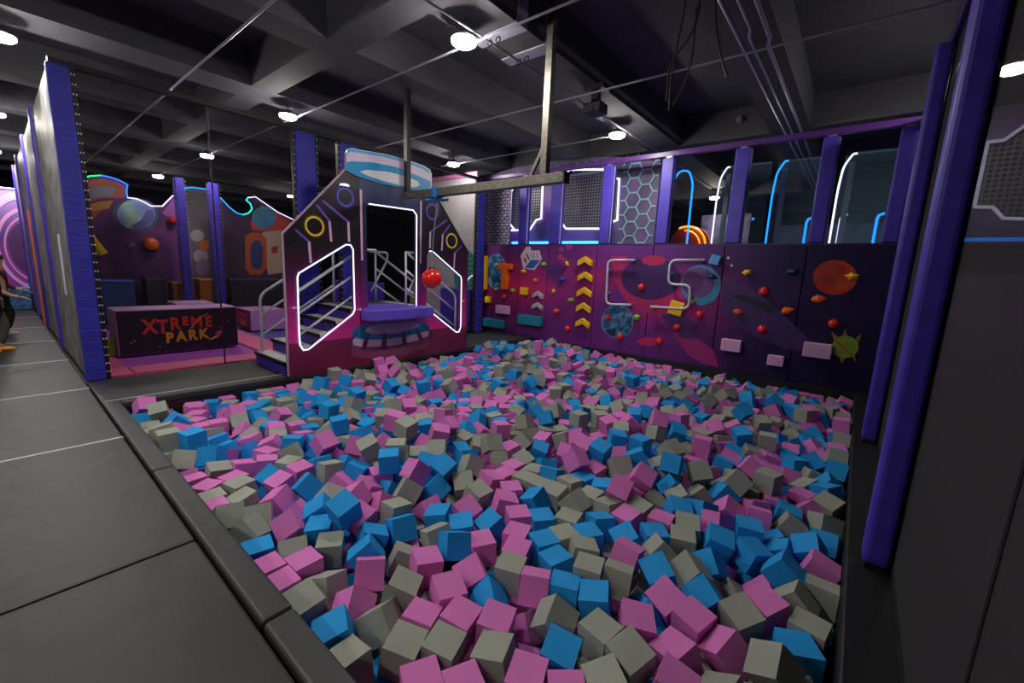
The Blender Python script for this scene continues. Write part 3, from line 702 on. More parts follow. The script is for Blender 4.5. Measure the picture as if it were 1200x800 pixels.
# ------------------------------------------------------------------ hanging swing beam with red ball
sw = thing('swing_frame', (-4.0, 4.08, 2.5), 'dark steel swing beam hung from the ceiling on two poles before the tower', 'swing frame')
mk('beam', B((-5.50, 4.03, 2.51), (-2.66, 4.13, 2.62)), DSTEEL, sw, bevel=.006, segs=1)
mk('end_cap', B((-2.66, 4.025, 2.505), (-2.64, 4.135, 2.625)), BLKM, sw)
mk('pole', B((-5.50, 4.045, 2.62), (-5.42, 4.115, ZB)), BLKM, sw)
mk('pole', B((-2.98, 4.04, 2.62), (-2.90, 4.12, ZS)), DSTEEL, sw)
mk('brace', MB().tube([(-3.14, 4.08, 2.62), (-2.95, 4.08, 2.95)], .028, 4), DSTEEL, sw)
mk('bolt', MB().lathe([(.02, 0), (.02, .03)], (-5.3, 4.03, 2.56), (0, -1, 0), 8), STEEL, sw)
ball = thing('red_ball', (-4.85, 4.08, 1.22), 'shiny red ball hanging on a rope from the swing beam', 'ball')
bp = []
for i in range(13):
    a = -math.pi/2+math.pi*i/12; bp.append((.145*math.cos(a), .145*math.sin(a)))
mk('ball', MB().lathe(bp, (-4.88, 4.08, 1.365), (0, 0, 1), 28), mat('ball_red', (235, 28, 16), .22, coat=.5), ball, smooth=True)
mk('cap', MB().lathe([(.06, 0), (.045, .03), (.02, .04)], (-4.88, 4.08, 1.495), (0, 0, 1), 16), BLKM, ball)
mk('rope', MB().tube([(-4.88, 4.08, 1.53), (-4.85, 4.08, 1.95), (-4.79, 4.08, 2.33)], .008, 6), mat('rope_grey', (120, 120, 122), .6), ball)
mk('carabiner', MB().tube(roundpath([(-4.80, 4.08, 2.29), (-4.76, 4.08, 2.29), (-4.75, 4.08, 2.42), (-4.79, 4.08, 2.42)], .02, closed=True), .006, 6), STEEL, ball)
mk('strap', MB().box((-4.81, 4.02, 2.49), (-4.74, 4.14, 2.508)).box((-4.81, 4.015, 2.50), (-4.74, 4.028, 2.63)).box((-4.81, 4.132, 2.50), (-4.74, 4.145, 2.63)).tube([(-4.775, 4.08, 2.49), (-4.775, 4.08, 2.42)], .01, 6), mat('strap_blue', (20, 110, 190), .6), ball)
mk('strap_roller', MB().tube([(-4.95, 4.02, 2.47), (-4.62, 4.14, 2.47)], .02, 8), mat('strap_blue', (20, 110, 190), .6), ball)

# ------------------------------------------------------------------ safety net beside the trampolines
NX = -6.99
def lacing(parent, pts, n):
    for a, b in pts:
        mb = MB()
        for i in range(n):
            p = Vector(a).lerp(Vector(b), (i+.5)/n); mb.box(p-Vector((.004, .006, .008)), p+Vector((.004, .006, .008)))
        mk('lacing', mb, WHT, parent, kind='stuff')
posts = [(.575, .755, 'at the corridor end of the black safety net'), (3.14, 3.46, 'of the black safety net behind the lit stair window'), (3.87, 4.2, 'of the black safety net behind the tower canopy'), (7.2, 7.42, 'of the black safety net meeting the climbing wall')]
for a, b, lb in posts:
    t = thing('padded_post', (NX-.1, (a+b)/2, 0), 'blue padded post '+lb, 'post', 'blue net posts')
    mk('pad', B((NX-.10, a, .002), (NX, b, 3.52)), BLUEPAD, t, bevel=.02, segs=2)
    if a < 1:
        mk('net_border', B((NX-.09, b+.002, .002), (NX-.02, b+.04, 3.52)), BLKM, t)
        lacing(t, [((NX-.01, b+.01, .05), (NX-.01, b+.01, 3.5)), ((NX-.01, b+.034, .05), (NX-.01, b+.034, 3.5))], 34)
    else:
        for yy in (a-.035, b+.005):
            mk('net_border', B((NX-.09, yy, .002), (NX-.01, yy+.03, 3.52)), BLKM, t)
            lacing(t, [((NX-.004, yy+.015, .05), (NX-.004, yy+.015, 3.5))], 34)
for a, b, lb in ((.80, 2.02, 'between the end post and the black cord'), (2.045, 3.10, 'between the black cord and the stair post'), (3.50, 3.83, 'behind the tower between two blue posts'), (4.24, 7.16, 'behind the tower stairs towards the climbing wall')):
    sn = mk('safety_net', B((NX-.07, a, .004), (NX-.068, b, 3.52)), NET, label='black see-through safety net '+lb, cat='net', group='safety net panels')
    if a < 1: mk('net_cord', MB().tube([(NX-.066, 2.03, .004), (NX-.066, 2.03, 3.52)], .011, 6), BLKM, sn)
mk('net_rail', B((NX-.12, .6, 3.522), (NX-.04, 7.42, 3.58)), BLKM, label='black top rail of the long safety net', cat='rail')

# padded partition running along the corridor
PANG = mat('silver_print_vinyl', (118, 116, 118), .55, var=.6, vscale=3.5, bump=.2, bscale=4)
part = [-7.22, -9.85, -12.35, -15.0, -17.0]
for i in range(4):
    t = thing('padded_partition', ((part[i]+part[i+1])/2, .66, 0), ['silver-grey padded partition section next to the blue end post', 'silver-grey padded partition section behind the first one along the corridor', 'silver-grey padded partition section carrying orange tape', 'silver-grey padded partition section farthest along the corridor'][i], 'partition', 'corridor partition sections')
    mk('pad', B((part[i+1]+.12, .60, .004), (part[i]-.003, .74, 3.55)), PANG, t, bevel=.02)
    mk('edge_post', B((part[i+1]-.08, .565, .004), (part[i+1]+.11, .75, 3.60)), PURPLE, t, bevel=.02)
mk('white_strip', B((-8.35, .588, .95), (-8.2, .599, 1.75)), WHT, label='white vertical strip on the nearest silver partition pad', cat='strip')
mk('orange_banner', MB().prism([(-13.0, .555, 2.3), (-12.75, .555, 2.3), (-12.45, .555, .05), (-12.75, .555, .05)], (0, -.01, 0)), mat('orange_tape', (235, 85, 40), .5), label='narrow orange banner hanging on the corridor partition', cat='banner')

# ------------------------------------------------------------------ trampoline court beyond the net
PINK = mat('pink_pad', (244, 108, 166), .5, var=.08, vscale=2, bump=.15, bscale=8)
BED = mat('trampoline_bed', (186, 88, 205), .6, var=.1, vscale=8)
court = thing('trampoline_court', (-9.5, 3.0, 0), 'pink padded trampoline court behind the safety net', 'trampoline')
mk('frame_pad', B((-7.55, 1.03, -.055), (-7.10, 3.9, .02)), PINK, court, bevel=.02)
mk('frame_pad', B((-11.6, .78, -.055), (-7.10, 1.02, .02)), PINK, court, bevel=.02)
mk('frame_pad', B((-11.6, 2.72, -.055), (-7.56, 3.22, .02)), PINK, court, bevel=.02)
mk('frame_pad', B((-9.8, 1.03, -.055), (-9.3, 2.71, .02)), PINK, court, bevel=.02)
mk('frame_pad', B((-7.55, 3.92, -.055), (-7.10, 7.0, .02)), PINK, court, bevel=.02)
mk('jump_bed', B((-9.29, 1.03, -.055), (-7.56, 2.71, -.01)), BED, court)
mk('jump_bed', B((-11.6, 3.23, -.055), (-7.56, 7.0, -.01)), mat('violet_bed', (96, 84, 180), .6), court)
mk('jump_bed', B((-11.6, 1.03, -.055), (-9.81, 2.71, -.01)), BED, court)
LAV = mat('lavender_vinyl', (206, 146, 212), .5, bump=.1, bscale=6)
BOXF = mat('box_print', (44, 28, 52), .45)
LR = mat('logo_red', (240, 70, 50), .5); LY = mat('logo_yellow', (252, 190, 50), .5)
def prbox(loc, sz, label, logo, taper=.06, lx=0):
    x0, x1, y0, y1, h = sz
    t = thing('vault_box', (loc[0], loc[1], 0), label, 'vault box', 'padded vault boxes')
    bot = [(x0, y0), (x1, y0), (x1, y1), (x0, y1)]; k = taper
    top = [(x0+k*.3, y0-0), (x1, y0), (x1, y1), (x0+k*.3, y1)]
    mb = MB(); mb.v = [Vector((a, b, .021)) for a, b in bot]+[Vector((a, b, h)) for a, b in top]
    mb.f = [(0, 1, 2, 3), (4, 5, 6, 7), (0, 1, 5, 4), (1, 2, 6, 5), (2, 3, 7, 6), (3, 0, 4, 7)]
    mk('body', mb, LAV, t, bevel=.012)
    if logo == 'front':
        fp = mk('printed_front', B((x1+.001, y0+.02, .03), (x1+.006, y1-.01, h-.02)), BOXF, t)
        c = Vector((x1+.009, (y0+y1)/2+.03, h/2+.02)); e1 = Vector((0, 1, 0)); e2 = Vector((0, 0, 1))
        W = .72
        for j, (ch, xo, zo, szz) in enumerate((('X', -.37, .06, .31), ('T', -.235, .05, .29), ('R', -.10, .085, .27), ('E', .015, .12, .19), ('M', .145, .095, .25), ('E', .285, .09, .24))):
            text_on('letter', ch, szz, c+e1*xo*W/.62+e2*zo, e1, e2, LR, fp, .010, .80)
        for j, ch in enumerate('PARK'):
            text_on('letter', ch, .22, c+e1*(-.20+.15*j)+e2*(-.13+.008*j), e1, e2, LY, fp, .010, .86)
        rp = [c+Vector((.004, 0, 0))+e1*(.13+.15*math.cos(a)*.9+.07)+e2*(.09+.05*math.sin(a)+.13*math.cos(a)) for a in [2*math.pi*i/24 for i in range(17)]]
        mk('logo_orbit', MB().tube([p+Vector((-.003, 0, 0)) for p in rp], .006, 4), LY, fp)
        rk = c+e1*.46+e2*(-.12)
        mk('logo_rocket', MB().poly([rk+e1*a+e2*b for a, b in ((.07, .07), (.05, .0), (.0, -.05), (-.03, -.02), (-.05, .02), (.0, .05))]), mat('logo_pink', (215, 90, 120), .5), fp)
        mk('logo_flame', MB().poly([rk+e1*a+e2*b for a, b in ((.0, -.05), (-.02, -.03), (-.05, -.03), (-.16, -.09), (-.08, -.085))]), LY, fp)
        for a, b in ((-.62, -.13), (-.66, -.16), (-.4, .0), (.02, -.2), (.5, -.02), (-.33, -.25), (.62, .1)):
            mk('printed_star', MB().poly([c+e1*(a+p)+e2*(b+q) for p, q in ((.012, 0), (0, .012), (-.012, 0), (0, -.012))]), WHT, fp)
    elif logo == 'side':
        fp = mk('printed_side', B((x0+.02, y0-.006, .03), (x1-.02, y0-.001, h-.02)), mat('side_print', (110, 45, 55), .5), t)
        c = Vector(((x0+x1)/2, y0-.009, h/2)); e1 = Vector((1, 0, 0)); e2 = Vector((0, 0, 1))
        text_on('letter_row', 'XTREME', .15, c+e2*.09, e1, e2, LR, fp, .006); text_on('letter_row', 'PARK', .17, c-e2*.07, e1, e2, LY, fp, .006)
    return t
prbox((-8.6, 1.85), (-8.95, -8.33, 1.05, 2.62, .71), 'dark printed vault box with red and yellow lettering on a lavender body', 'front')
prbox((-10.2, 3.7), (-10.7, -9.84, 3.35, 4.05, .46), 'low lavender vault box with a small printed side beside the dark lettered box', 'side')
prbox((-11.4, 2.9), (-12.0, -11.2, 2.4, 3.1, .52), 'lavender vault box standing behind the dark lettered box before the mural', 'none')
mk('foam_wedge', MB().prism([(-9.3, 3.9+.2, .021), (-9.3, 4.7, .021), (-9.3, 4.7, .55), (-9.3, 4.45, .55)], (-.7, 0, 0)), LAV, label='lavender foam wedge behind the stair handrail', cat='wedge', bevel=.01)
mk('green_block', B((-8.66, .84, .13), (-8.5, .97, .28)), mat('lime', (150, 215, 40), .5), label='small lime green foam block by the blue end post', cat='foam block') if False else None
gp = MB().box((-8.55, .90, .022), (-8.42, 1.04, .28)); mk('lime_panel', gp, mat('lime', (150, 215, 40), .5), label='small lime green pad leaning on the end of the dark lettered box', cat='pad')

# mural wall behind the court with lit top edge
MX = -14.0
MUR = blotch_mat('court_mural', [(.25, (58, 30, 72)), (.5, (96, 44, 110)), (.7, (140, 62, 150)), (.85, (84, 40, 96))], .6, .5, 4, 1.5)
top1 = [(92, 211), (105, 207), (118, 206), (130, 208.5), (140, 212), (149, 217), (148, 225), (149, 232), (160, 233.5), (168, 237), (177, 242), (190, 242), (195, 237), (202, 230), (207, 229)]
top2 = [(214, 221), (225, 220), (243, 222.5)]
top3 = [(258, 232), (268, 243), (277, 250), (284, 252), (291, 250), (295, 245), (293, 239), (288, 235), (290, 232), (299, 231), (312, 240), (325, 249), (344, 258), (352, 261)]
def murpoly(tp, name, label, mt, leds):
    P = [onx(x, y, MX) for x, y in tp]
    y0, y1 = P[0].y, P[-1].y
    pol = [Vector((MX, y0, 0))] + P + [Vector((MX, y1, 0))]
    t = thing('mural_wall', (MX-.05, (y0+y1)/2, 0), label, 'mural wall', 'mural walls behind the trampolines')
    mk('board', MB().prism(pol, (-.1, 0, 0)), mt, t)
    for a, b, m_ in leds:
        mk('led_edge', MB().tube([p+Vector((.03, 0, .01)) for p in P[a:b+1]], .015, 6), m_, t)
    return t
LED_G = emis('led_green', (40, 240, 120), 3.0); LED_BB = emis('led_deep_blue', (30, 110, 255), 4.0)
LED_WL = emis('led_dim_white', (215, 205, 255), 3.0)
LED_BC = emis('led_court_blue', (20, 150, 240), 3.0)
m1 = murpoly(top1, 'mural_wall', 'purple mural with blue planet and rocket, edged by green, blue and white light', MUR, ((0, 2, LED_G), (2, 7, LED_BB), (7, 14, LED_WL)))
m2 = murpoly(top2, 'mural_wall', 'narrow grey mural with an astronaut between the purple posts', blotch_mat('grey_mural', [(.3, (70, 62, 76)), (.6, (110, 100, 112))], .8), ((0, 2, LED_BC),))
m3 = murpoly(top3, 'mural_wall', 'dark mural with red space capsule and curved blue green light edge', blotch_mat('dark_mural', [(.3, (50, 32, 56)), (.6, (82, 50, 88))], .6), ((0, 3, LED_BC), (3, 8, LED_C), (8, 13, LED_WL)))
layer[0] = 0
def mdec(name, pts, c, parent):
    layer[0] += 1; mt = c if not isinstance(c, tuple) else mat('print_%d_%d_%d' % c, c, .45)
    mk(name, MB().poly([onx(x, y, MX)+Vector((.004+.001*layer[0], 0, 0)) for x, y in pts]), mt, parent)
def me_px(cx, cy, rx, ry, n=24): return [(cx+rx*math.cos(2*math.pi*i/n), cy+ry*math.sin(2*math.pi*i/n)) for i in range(n)]
mdec('printed_hull', [(95, 213), (118, 209), (138, 213), (147, 219), (146, 232), (120, 232), (96, 238)], (176, 92, 78), m1)
mdec('printed_hull', [(97, 222), (122, 218), (136, 220), (132, 228), (98, 234)], (130, 130, 150), m1)
mdec('printed_hull', [(97, 241), (118, 236), (132, 235), (128, 244), (98, 250)], (205, 140, 45), m1)
mdec('printed_hull', [(100, 252), (118, 246), (108, 258), (104, 268)], (190, 70, 40), m1)
mdec('printed_planet_halo', me_px(159, 252, 27, 20), (70, 95, 125), m1)
mdec('printed_planet', me_px(159.5, 251, 22.5, 17.5), blotch_mat('pale_planet', [(.3, (135, 145, 215)), (.5, (165, 215, 215)), (.65, (225, 225, 190))], 1.2), m1)
mdec('printed_planet_shade', [(152, 266), (165, 258), (172, 246), (180, 246), (180, 258), (170, 267), (158, 269)], (104, 100, 176), m1)
mdec('printed_glow', [(190, 250), (203, 232), (206, 255), (200, 257)], (170, 90, 190), m1)
mdec('printed_astronaut', me_px(231, 276, 8, 7), (175, 170, 180), m2); mdec('printed_astronaut', me_px(235, 300, 9, 8), (170, 160, 170), m2); mdec('printed_astronaut', me_px(237, 313, 8, 10), (140, 110, 150), m2); mdec('printed_helmet', me_px(239, 287, 6, 7), (225, 105, 45), m2)
mdec('printed_capsule', [(293, 262), (300, 248), (306, 240), (325, 250), (343, 262), (343, 270), (320, 272), (296, 270)], (215, 75, 70), m3)
mdec('printed_capsule_glass', me_px(309, 255, 14, 13), blotch_mat('capsule_glass', [(.3, (60, 100, 180)), (.6, (90, 160, 190))], 1.5), m3)
mdec('printed_capsule_body', [(307, 272), (333, 269), (340, 285), (338, 318), (314, 322), (308, 290)], (200, 170, 150), m3)
mdec('printed_hatch', [(287, 276), (295, 272), (305, 273), (312, 280), (313, 312), (306, 322), (293, 322), (287, 314)], (190, 85, 45), m3)
mdec('printed_hatch_glass', [(294, 286), (299, 281), (305, 283), (308, 290), (307, 312), (302, 316), (296, 314), (293, 306)], (48, 66, 110), m3)
mdec('printed_box', [(318, 289), (325, 288), (325, 296), (318, 297)], (180, 50, 60), m3)
# buttons and roller on the murals
def button(px, py, r, mt, label):
    p = onx(px, py, MX); mk('wall_button', MB().lathe([(r, 0), (r, .12), (r*.8, .2), (r*.3, .23)], p+Vector((.03, 0, 0)), (1, 0, 0), 20), mt, label=label, cat='button', smooth=False)
button(175.5, 286, .16, ORG_, 'large round orange button on the purple mural under the planet')
button(152.5, 287, .07, GREYH, 'small grey knob on the purple mural beside the orange button')
button(201, 258, .09, RED, 'small red-orange button next to the purple post')
mk('yellow_roller', MB().tube([onx(103, 276, MX+.14), onx(121, 298, MX+.14)], .10, 12), YEL, label='slanted yellow foam roller in front of the rocket mural', cat='roller')
for i, (a, b, z, c, lb) in enumerate(((1.42, 2.05, .93, (28, 62, 120), 'dark blue padded block at the foot of the rocket mural'), (2.25, 2.62, .98, (40, 32, 50), 'dark padded block with a pale edge below the orange button'), (2.75, 2.98, .88, (170, 110, 40), 'yellow-brown padded block beside the purple post'), (3.30, 3.62, .97, (165, 95, 40), 'orange-brown padded block between the two purple posts'), (3.98, 5.4, .98, (42, 34, 52), 'long dark padded block under the space capsule'))):
    t = thing('padded_block', (-13.2, (a+b)/2, 0), lb, 'block', 'padded blocks before the murals')
    mk('body', B((-13.5, a, .0), (-13.0, b, z)), mat('blockc%d' % i, c, .5), t, bevel=.02)
    mk('edge_strip', B((-13.0, a, z-.04), (-12.985, b, z-.0)), mat('blocke%d' % i, tuple(min(255, int(v*1.6+20)) for v in c), .5), t)
for i, (pa, pb, lb) in enumerate(((204, 219, 'purple padded post between the rocket mural and the astronaut mural'), (243, 259, 'purple padded post between the astronaut mural and the capsule mural'))):
    a = onx(pa+2, 230, -12.6).y; b = onx(pb-2, 230, -12.6).y
    t = thing('padded_post', (-12.7, (a+b)/2, 0), lb, 'post', 'purple posts of the far court net')
    mk('pad', B((-12.8, a, .0), (-12.6, b, 3.32)), PURPLE, t, bevel=.02)
    lacing(t, [((-12.59, a-.02, .5), (-12.59, a-.02, 3.3)), ((-12.59, b+.02, .5), (-12.59, b+.02, 3.3))], 30)

# corridor end: swirl mural, blue box
CX = -17.2
cm = thing('mural_wall', (CX-.05, .2, 0), 'violet swirl mural with pink rings at the end of the corridor', 'mural wall')
mk('board', B((CX-.1, -1.5, 0), (CX, 1.2, 3.02)), ramp_mat('swirl_mural', 'Z', [(0, (150, 50, 150)), (1.0, (170, 60, 180)), (1.8, (96, 50, 150)), (3.0, (190, 150, 225))], .4, .8, 1.2), cm)
mk('led_edge', MB().tube([(CX+.02, -1.5, 3.03), (CX+.02, .9, 3.04)], .015, 6), LED_WL, cm)
for r0, r1, c in ((1.3, 1.5, (235, 180, 240)), (1.0, 1.1, (240, 170, 235)), (.82, .88, (235, 150, 225)), (0, .75, (92, 40, 110))):
    mb = MB(); cc = onx(42, 292, CX)
    for i in range(40):
        a = 2*math.pi*i/40
        for r in (r0, r1): mb.v.append(Vector((CX+.006+.002*r1, cc.y+r*.62*math.cos(a), cc.z+r*math.sin(a))))
    for i in range(40): mb.f.append((2*i, 2*((i+1) % 40), 2*((i+1) % 40)+1, 2*i+1))
    mk('printed_ring', mb, mat('print_%d_%d_%d' % c, c, .45), cm)
bb = thing('blue_box', (-16.6, .3, 0), 'blue patterned padded box at the end of the corridor', 'box')
mk('body', B((-16.9, .05, 0.0), (-16.4, .56, .52)), blotch_mat('blue_pattern', [(.4, (25, 60, 120)), (.55, (60, 120, 180))], 14), bb, bevel=.02)
mk('top_trim', B((-16.92, .04, .52), (-16.38, .57, .55)), mat('bluetrim', (70, 140, 215), .5), bb)

# sequin screen beside the tower, violet pad and fern print
SEQ = mat('sequin_grey', (168, 162, 168), .45, metal=0, var=.4, vscale=60)
sq = thing('sequin_screen', (-9, 7.44, 0), 'grey shimmering sequin screen between the tower and the climbing wall', 'screen')
mk('sheet', B((-9.3, 7.46, .0), (-7.3, 7.47, 3.68)), SEQ, sq)
mk('top_rail', B((-9.3, 7.43, 3.68), (-7.3, 7.5, 3.78)), mat('pink_rail', (190, 110, 170), .4), sq)
mk('leaf_print', MB().poly([Vector((-7.62+.42*math.cos(a), 7.455, 1.35+.62*math.sin(a))) for a in [2*math.pi*i/24 for i in range(24)]]), mat('fern', (40, 120, 120), .5), sq)
for k in range(8):
    zz = .95+.12*k; mk('leaf_vein', MB().tube([(-7.95+.02*k, 7.45, zz), (-7.32, 7.45, zz+.12)], .012, 4), mat('fern_light', (90, 185, 170), .5), sq)
mk('led_arc', MB().tube(arc((-7.25, 7.43, 1.05), .33, math.pi*.5, math.pi, 8, (1, 0, 0), (0, 0, 1)), .014, 6), LED_W, sq)
mk('violet_pad_wall', B((-8.3, 7.22, .0), (-7.22, 7.41, 1.03)), PURPLE, label='violet padded block between the tower and climbing wall', cat='pad', bevel=.03)
mk('long_violet_bench', B((-11.5, 6.0, 0.022), (-9.8, 6.6, 1.05)), PURPLE, label='long violet padded bench seen through the tower door', cat='bench', bevel=.03)
cc_ = thing('cactus_cutout', (-7.9, 6.1, .0), 'green cactus-like cutout seen through the right tower window', 'cutout')
mk('figure', MB().prism([(-7.9+.16*math.cos(a), 6.1, .72+.38*math.sin(a)) for a in [2*math.pi*i/18 for i in range(18)]], (0, .03, 0)).box((-7.95, 6.1, .021), (-7.85, 6.13, .5)), mat('cactus', (120, 140, 40), .5), cc_)

# ------------------------------------------------------------------ lit booth and panels behind the windows
HY = 8.5
hexb = thing('honeycomb_booth', (-5.4, HY+.5, 0), 'dark arena booth with honeycomb print and white lit window outlines', 'booth')
HEXM = blotch_mat('honeycomb_print', [(.3, (78, 76, 100)), (.5, (118, 100, 148)), (.68, (150, 92, 184))], .9, .4, 3, .6)
topc = [(575, 206), (590, 200), (605, 196), (625, 191), (655, 187), (690, 184.5), (720, 183.5), (750, 185), (775, 190)]
tp = [ony(x, y, HY) for x, y in topc]
w1 = [(600, 270), (603, 268), (598, 262), (600, 225), (606, 213), (637, 214), (635, 256), (629, 258), (622, 269)]
w2 = [(652, 257), (657, 258.5), (664, 268), (706, 268), (712, 262), (724, 258), (726.5, 210), (715, 208), (712, 199), (668, 199), (660, 210), (652, 210)]
W1 = [ony(x, y, HY) for x, y in w1]; W2 = [ony(x, y, HY) for x, y in w2]
front = [Vector((tp[0].x, HY, 0))]+tp+[Vector((tp[-1].x, HY, 0))]
zmax = ZB-.005
front = [Vector((p.x, p.y, min(p.z, zmax))) for p in front]
mk('front_wall', MB().prism(front, (0, .08, 0), [W1, W2]), HEXM, hexb)
mk('side_wall', B((tp[-1].x-.02, HY+.08, 0), (tp[-1].x+.05, HY+.4, 3.8)), HEXM, hexb)
mk('back_panel', B((-7.8, HY+.9, 0), (-3.8, HY+.95, 3.8)), mat('booth_dark', (46, 46, 54), .4), hexb)
for pts in (W1, W2):
    led('led_outline', [p+Vector((0, -.03, 0)) for p in pts]+[pts[0]+Vector((0, -.03, 0))], .022, LED_W, hexb)
def grid(x0, x1, z0, z1, y, st, wd, name, mt, parent, brick=False):
    mb = MB(); n = int((z1-z0)/st)
    for i in range(n+1): mb.box((x0, y, z0+i*st-wd), (x1, y+.006, z0+i*st+wd))
    if not brick:
        k = int((x1-x0)/st)
        for i in range(k+1): mb.box((x0+i*st-wd, y, z0), (x0+i*st+wd, y+.006, z1))
    else:
        k = int((x1-x0)/(st*2))
        for r in range(n):
            for i in range(k+1):
                x = x0+(i+.5*(r % 2))*st*2
                if x < x1: mb.box((x-wd, y, z0+r*st), (x+wd, y+.006, z0+(r+1)*st))
    o = mk(name, mb, mt, parent, weld=False); o['kind'] = 'stuff'; return o
MESH = mat('pale_wire_mesh', (170, 165, 175), .4, metal=.3)
grid(W2[0].x, W2[6].x, 2.35, 3.75, HY+.1, .065, .012, 'wire_mesh', MESH, hexb)
grid(W1[2].x, W1[5].x, 2.35, 3.75, HY+.1, .065, .009, 'wire_mesh', MESH, hexb)
HEXL = mat('hexagon_line', (165, 215, 235), .4)
hx = MB(); hr = .165
def inside(px_, pz_):
    return -4.12 < px_ < tp[-1].x-.02 and 2.1 < pz_ < 3.80
def seg2(a, b):
    ts = [t/12 for t in range(13) if inside(a[0]+(b[0]-a[0])*t/12, a[1]+(b[1]-a[1])*t/12)]
    if len(ts) > 1:
        p, q = (Vector((a[0]+(b[0]-a[0])*t, HY-.012, a[1]+(b[1]-a[1])*t)) for t in (ts[0], ts[-1])); hx.tube([p, q], .018, 4)
for i in range(-1, 10):
    for j in range(-1, 8):
        cx_, cz_ = -4.35+i*hr*1.5, 2.2+j*hr*math.sqrt(3)+(hr*math.sqrt(3)/2 if i % 2 else 0)
        v6 = [(cx_+hr*math.cos(k*math.pi/3), cz_+hr*math.sin(k*math.pi/3)) for k in range(6)]
        for k in range(3): seg2(v6[k], v6[(k+1) % 6])
hx2 = MB()
for i in range(14):
    x_ = -7.0+i*.24; hx.tube([(x_, HY-.012, 3.74), (x_+.07, HY-.012, 3.95)], .010, 4)
mk('hexagon_lines', hx, HEXL, hexb)['kind'] = 'stuff'
led('led_base', [(ony(598, 240, 8.2).x+.03, HY-.2, 2.20), (-4.25, HY-.2, 2.20)], .03, LED_SB, hexb)
mk('base_ledge', B((ony(598, 240, 8.2).x+.02, HY-.28, 2.135), (-3.35, HY-.01, 2.16)), mat('ledge', (20, 24, 40), .5), hexb)
b2 = thing('honeycomb_booth', (2.4, HY+.5, 0), 'dim lit booth front with mesh window seen through the right hand net', 'booth')
W3 = [ony(x, y, HY) for x, y in ((1141, 243), (1163, 243), (1175, 256), (1240, 258), (1240, 150), (1200, 148), (1176, 165), (1157, 167))]
mk('front_wall', MB().prism([(.75, HY, 0), (4.2, HY, 0), (4.2, HY, 3.9), (.75, HY, 3.9)], (0, .08, 0), [W3]), HEXM, b2)
led('led_outline', [p+Vector((0, -.03, 0)) for p in W3+[W3[0]]], .02, LED_W, b2)
mk('back_panel', B((.75, HY+.9, 0), (4.2, HY+.95, 3.8)), mat('booth_dark', (46, 46, 54), .4), b2)
grid(W3[0].x, W3[3].x, 2.5, 3.8, HY+.1, .065, .010, 'wire_mesh', MESH, b2)
mk('base_ledge', B((.75, HY-.28, 2.135), (4.2, HY-.01, 2.16)), mat('ledge', (20, 24, 40), .5), b2)
led('led_base', [(.8, HY-.2, 2.20), (4.1, HY-.2, 2.20)], .025, LED_B, b2)
# brick mesh screen left of the booth
bs = thing('brick_screen', (-7.9, 8.2, 0), 'dark screen with brick-patterned pale lines beside the honeycomb booth', 'screen')
mk('sheet', B((-9.0, 8.21, 0), (ony(598, 240, 8.2).x, 8.23, 3.6)), mat('brick_back', (205, 190, 220), .4, var=.4, vscale=8), bs)
grid(-9.0, ony(598, 240, 8.2).x, 2.0, 3.5, 8.19, .075, .009, 'brick_lines', mat('brick_line', (80, 74, 96), .4), bs, brick=True)
# clear panels with lit edges
AY = 10.0
CLEAR = net_mat('clear_panel', (130, 165, 190), .14)
px_ = [(-3.62, LED_B, 'blue', 'nearest the honeycomb booth'), (-2.64, LED_W, 'white', 'beside the yellow arch'), (-1.61, LED_B, 'blue', 'between the middle window posts'), (-.57, LED_W, 'white', 'nearest the right wall corner')]
for i, (x, m_, cn, lb) in enumerate(px_):
    t = thing('lit_screen', (x+.5, AY, 0), 'clear panel with a %s lit edge %s' % (cn, lb), 'light panel', 'lit clear panels behind the windows')
    if i == 0:
        led('led_edge', [(x, AY, 1.2), (x-.01, AY, 3.6), (x+.12, AY, 3.88), (x+.34, AY, 3.87), (x+.45, AY, 3.6), (x+.47, AY, 1.2)], .02, m_, t, rd=.12)
        continue
    led('led_edge', [(x, AY, 1.2), (x, AY, 3.25), (x+.03, AY, 3.65), (x+.14, AY, 3.85), (x+.2, AY, 3.85)], .017, m_, t, rd=.2)
    mk('sheet', B((x+.03, AY-.004, 1.2), (x+.96, AY+.004, 3.83)), CLEAR, t)
    mk('top_edge', B((x+.2, AY-.015, 3.83), (x+.96, AY+.015, 3.87)), mat('panel_edge', (90, 120, 150), .3), t)
    mk('frame_post', B((x+.10, AY+.15, 0), (x+.19, AY+.22, 3.75)), mat('panel_post', (90, 96, 110), .35), t)
t = thing('glow_arch', (-3.0, 13, 0), 'round glowing orange and pink tunnel arch behind the clear panels', 'arch')
ac = ony(803, 288, 13)
mk('arch_led', MB().tube(arc(ac, .55, -.3, 2.0, 20, (1, 0, 0), (0, 0, 1)), .03, 6), LED_O, t)
mk('arch_led', MB().tube(arc(ac+Vector((-.12, .2, 0)), .46, -.3, 1.6, 20, (1, 0, 0), (0, 0, 1)), .02, 6), LED_O, t)
mk('arch_panel', MB().prism([p for p in arc(ac+Vector((0, .3, 0)), .6, 0, math.pi, 24, (1, 0, 0), (0, 0, 1))]+[Vector((ac.x-.6, ac.y+.3, -.06)), Vector((ac.x+.6, ac.y+.3, -.06))], (0, .08, 0)), mat('arch_pink', (200, 90, 130), .5), t)
